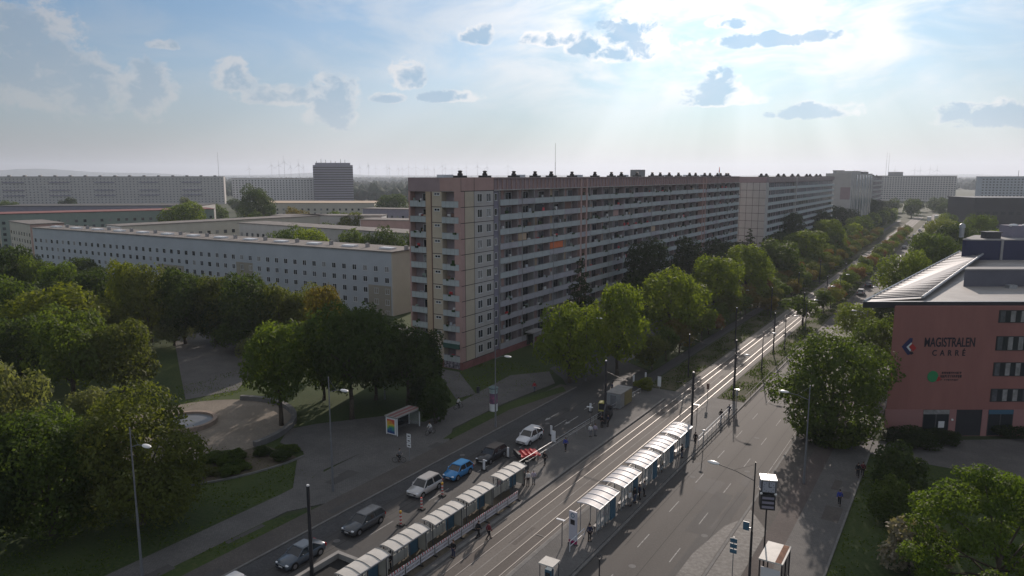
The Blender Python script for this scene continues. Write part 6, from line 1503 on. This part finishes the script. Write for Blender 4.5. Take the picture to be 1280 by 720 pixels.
col=mix(1.0,sky.outputs[0],SKY_TINT,'MULTIPLY')
# humid air low down, brighter below the sun, with shafts of light fanning out under the clouds
hz=math_('MULTIPLY',math_('POWER',2.718,math_('MULTIPLY',math_('MAXIMUM',el,0),-1/10.5)),.99)
phi=math_('ARCTAN2',math_('SUBTRACT',az,math.degrees(SUN_AZ)),math_('SUBTRACT',math.degrees(SUN_EL)+1,el))
rn=N.new('ShaderNodeTexNoise'); rn.noise_dimensions='1D'; rn.inputs['Scale'].default_value=3.2; rn.inputs['Detail'].default_value=3; L.new(math_('ADD',phi,5.3),rn.inputs['W'])
shaft=math_('MULTIPLY_ADD',math_('SUBTRACT',rn.outputs['Fac'],.5),.75,1.0)
airc=scaled((1.0,.92,.955),math_('MULTIPLY',math_('ADD',math_('MULTIPLY_ADD',smooth(ang,62.,110.),.34,.06),math_('MULTIPLY',wide,.88)),shaft))  # first term brightens the unseen sky opposite the sun, added as fill
col=mix(hz,col,airc)
# thin bright veil round the sun
vn=noise(1,2.4,.13,5,3.1,.6,.5)
veil=math_('MULTIPLY',math_('MULTIPLY',smooth(vn,.36,.70),smooth(el,2.5,8.)),math_('ADD',.10,math_('MULTIPLY',near,2.3)),None,True)
col=mix(veil,col,scaled((1.0,.985,.98),math_('ADD',.12,math_('MULTIPLY',wide,1.25))))
# unseen bright cloud overhead and behind the camera, added to fill the shade
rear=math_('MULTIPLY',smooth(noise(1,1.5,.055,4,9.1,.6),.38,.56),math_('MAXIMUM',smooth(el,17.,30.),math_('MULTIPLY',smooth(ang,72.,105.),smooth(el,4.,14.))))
col=mix(math_('MULTIPLY',rear,.9),col,scaled((1.0,.975,.95),REAR_FILL))
# cumulus: blobs (azimuth, elevation, half width, up, down) with ragged noise edges
def ae(x,y): r=ray(x,y); return math.degrees(math.atan2(r[0],r[1])), math.degrees(math.atan2(r[2],math.hypot(r[0],r[1])))
vec=N.new('ShaderNodeCombineXYZ'); L.new(az,vec.inputs[0]); L.new(el,vec.inputs[1]); L.new(el,vec.inputs[2])
CL_=[(780,68,3.6,2.7,.6),(735,60,2.0,1.1,.6),(690,50,2.6,.8,.5),(898,128,3.2,1.2,.35),(896,120,1.7,2.3,.8),(508,104,1.5,1.7,.5),(562,122,2.4,.6,.4),(482,123,1.4,.5,.35),
 (350,124,3.4,1.0,.5),(292,108,1.5,1.8,.6),(418,135,2.2,2.4,1.6),(915,30,1.8,.6,.4),(598,48,1.3,1.1,.5),
 (25,78,4.4,3.8,3.2),(100,100,4.0,1.4,2.6),(185,104,1.8,1.7,2.4),(1025,142,3.4,.8,.45),(1240,148,3.6,1.2,.7),(208,58,1.1,.5,.3),(960,50,5.0,.7,.5)]
dist=None
for (x,y,hw,up,dn) in CL_:
    a0_,e0_=ae(x,y)
    m1=N.new('ShaderNodeVectorMath'); m1.operation='MULTIPLY_ADD'; L.new(vec.outputs[0],m1.inputs[0]); hw*=1.15; up*=1.15; dn*=1.1; m1.inputs[1].default_value=(1/hw,1/up,-1/dn); m1.inputs[2].default_value=(-a0_/hw,-e0_/up,e0_/dn)
    m2=N.new('ShaderNodeVectorMath'); m2.operation='MAXIMUM'; L.new(m1.outputs[0],m2.inputs[0]); m2.inputs[1].default_value=(-1e6,0,0)
    m3=N.new('ShaderNodeVectorMath'); m3.operation='DOT_PRODUCT'; L.new(m2.outputs[0],m3.inputs[0]); L.new(m2.outputs[0],m3.inputs[1])
    dist=m3.outputs['Value'] if dist is None else math_('MINIMUM',dist,m3.outputs['Value'])
n1=noise(1,1.25,.62,9,7.7,.64,.35)
d=math_('ADD',math_('SUBTRACT',.92,math_('MINIMUM',dist,4.)),math_('MULTIPLY',math_('SUBTRACT',n1,.5),2.9))
n2=noise(1,1.3,.33,3,2.2,.5)
cov=smooth(d,-.05,.5); core=smooth(math_('ADD',d,math_('MULTIPLY',math_('SUBTRACT',n2,.5),3.4)),.22,.95)
rim=scaled((1.0,.97,.96),math_('ADD',.10,math_('MULTIPLY',wide,1.35)))
bodyc=scaled((.42,.70,1.0),math_('ADD',.12,math_('MULTIPLY',wide,.80)))
cc=mix(math_('MULTIPLY',core,math_('ADD',.35,math_('MULTIPLY',wide,1.2)),None,True),rim,bodyc)
cov=math_('MULTIPLY',cov,math_('SUBTRACT',math_('MULTIPLY_ADD',smooth(ang,24.,50.),-.14,.98),math_('MULTIPLY',hz,.70)))
col=mix(cov,col,cc)
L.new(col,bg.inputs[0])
w.cycles.sampling_method='MANUAL'; w.cycles.sample_map_resolution=512
# air
hb_=MB(); hb_.box(-13500,13500,-400,13500,-1,230)
hm=bpy.data.materials.new('haze'); hm.use_nodes=True; hn=hm.node_tree; hn.nodes.remove(hn.nodes['Principled BSDF']); pv=hn.nodes.new('ShaderNodeVolumePrincipled'); pv.inputs['Color'].default_value=(.80,.88,1.0,1); pv.inputs['Density'].default_value=HAZE; pv.inputs['Anisotropy'].default_value=.35
hn.links.new(pv.outputs[0],hn.nodes['Material Output'].inputs['Volume'])
tag(hb_.build('haze',hm),kind='stuff')
cam=bpy.data.cameras.new('camera'); co=bpy.data.objects.new('camera',cam); COL.objects.link(co); cam.sensor_width=36; cam.lens=36*F/1280; cam.clip_start=.5; cam.clip_end=60000
co.location=(0,0,CAM_H); co.rotation_euler=(math.pi/2-PITCH,0,YAW); scene.camera=co
vs=scene.view_settings; scene.display_settings.display_device='sRGB'; vs.view_transform='Standard'; vs.look='None'; vs.exposure=EXPO; vs.gamma=1; vs.use_curve_mapping=False
scene.cycles.use_denoising=True; scene.cycles.denoiser='OPENIMAGEDENOISE'; scene.cycles.max_bounces=6; scene.cycles.transparent_max_bounces=8; scene.cycles.volume_bounces=0; scene.cycles.diffuse_bounces=3; scene.cycles.glossy_bounces=2
scene.cycles.sample_clamp_indirect=6; scene.render.film_transparent=False
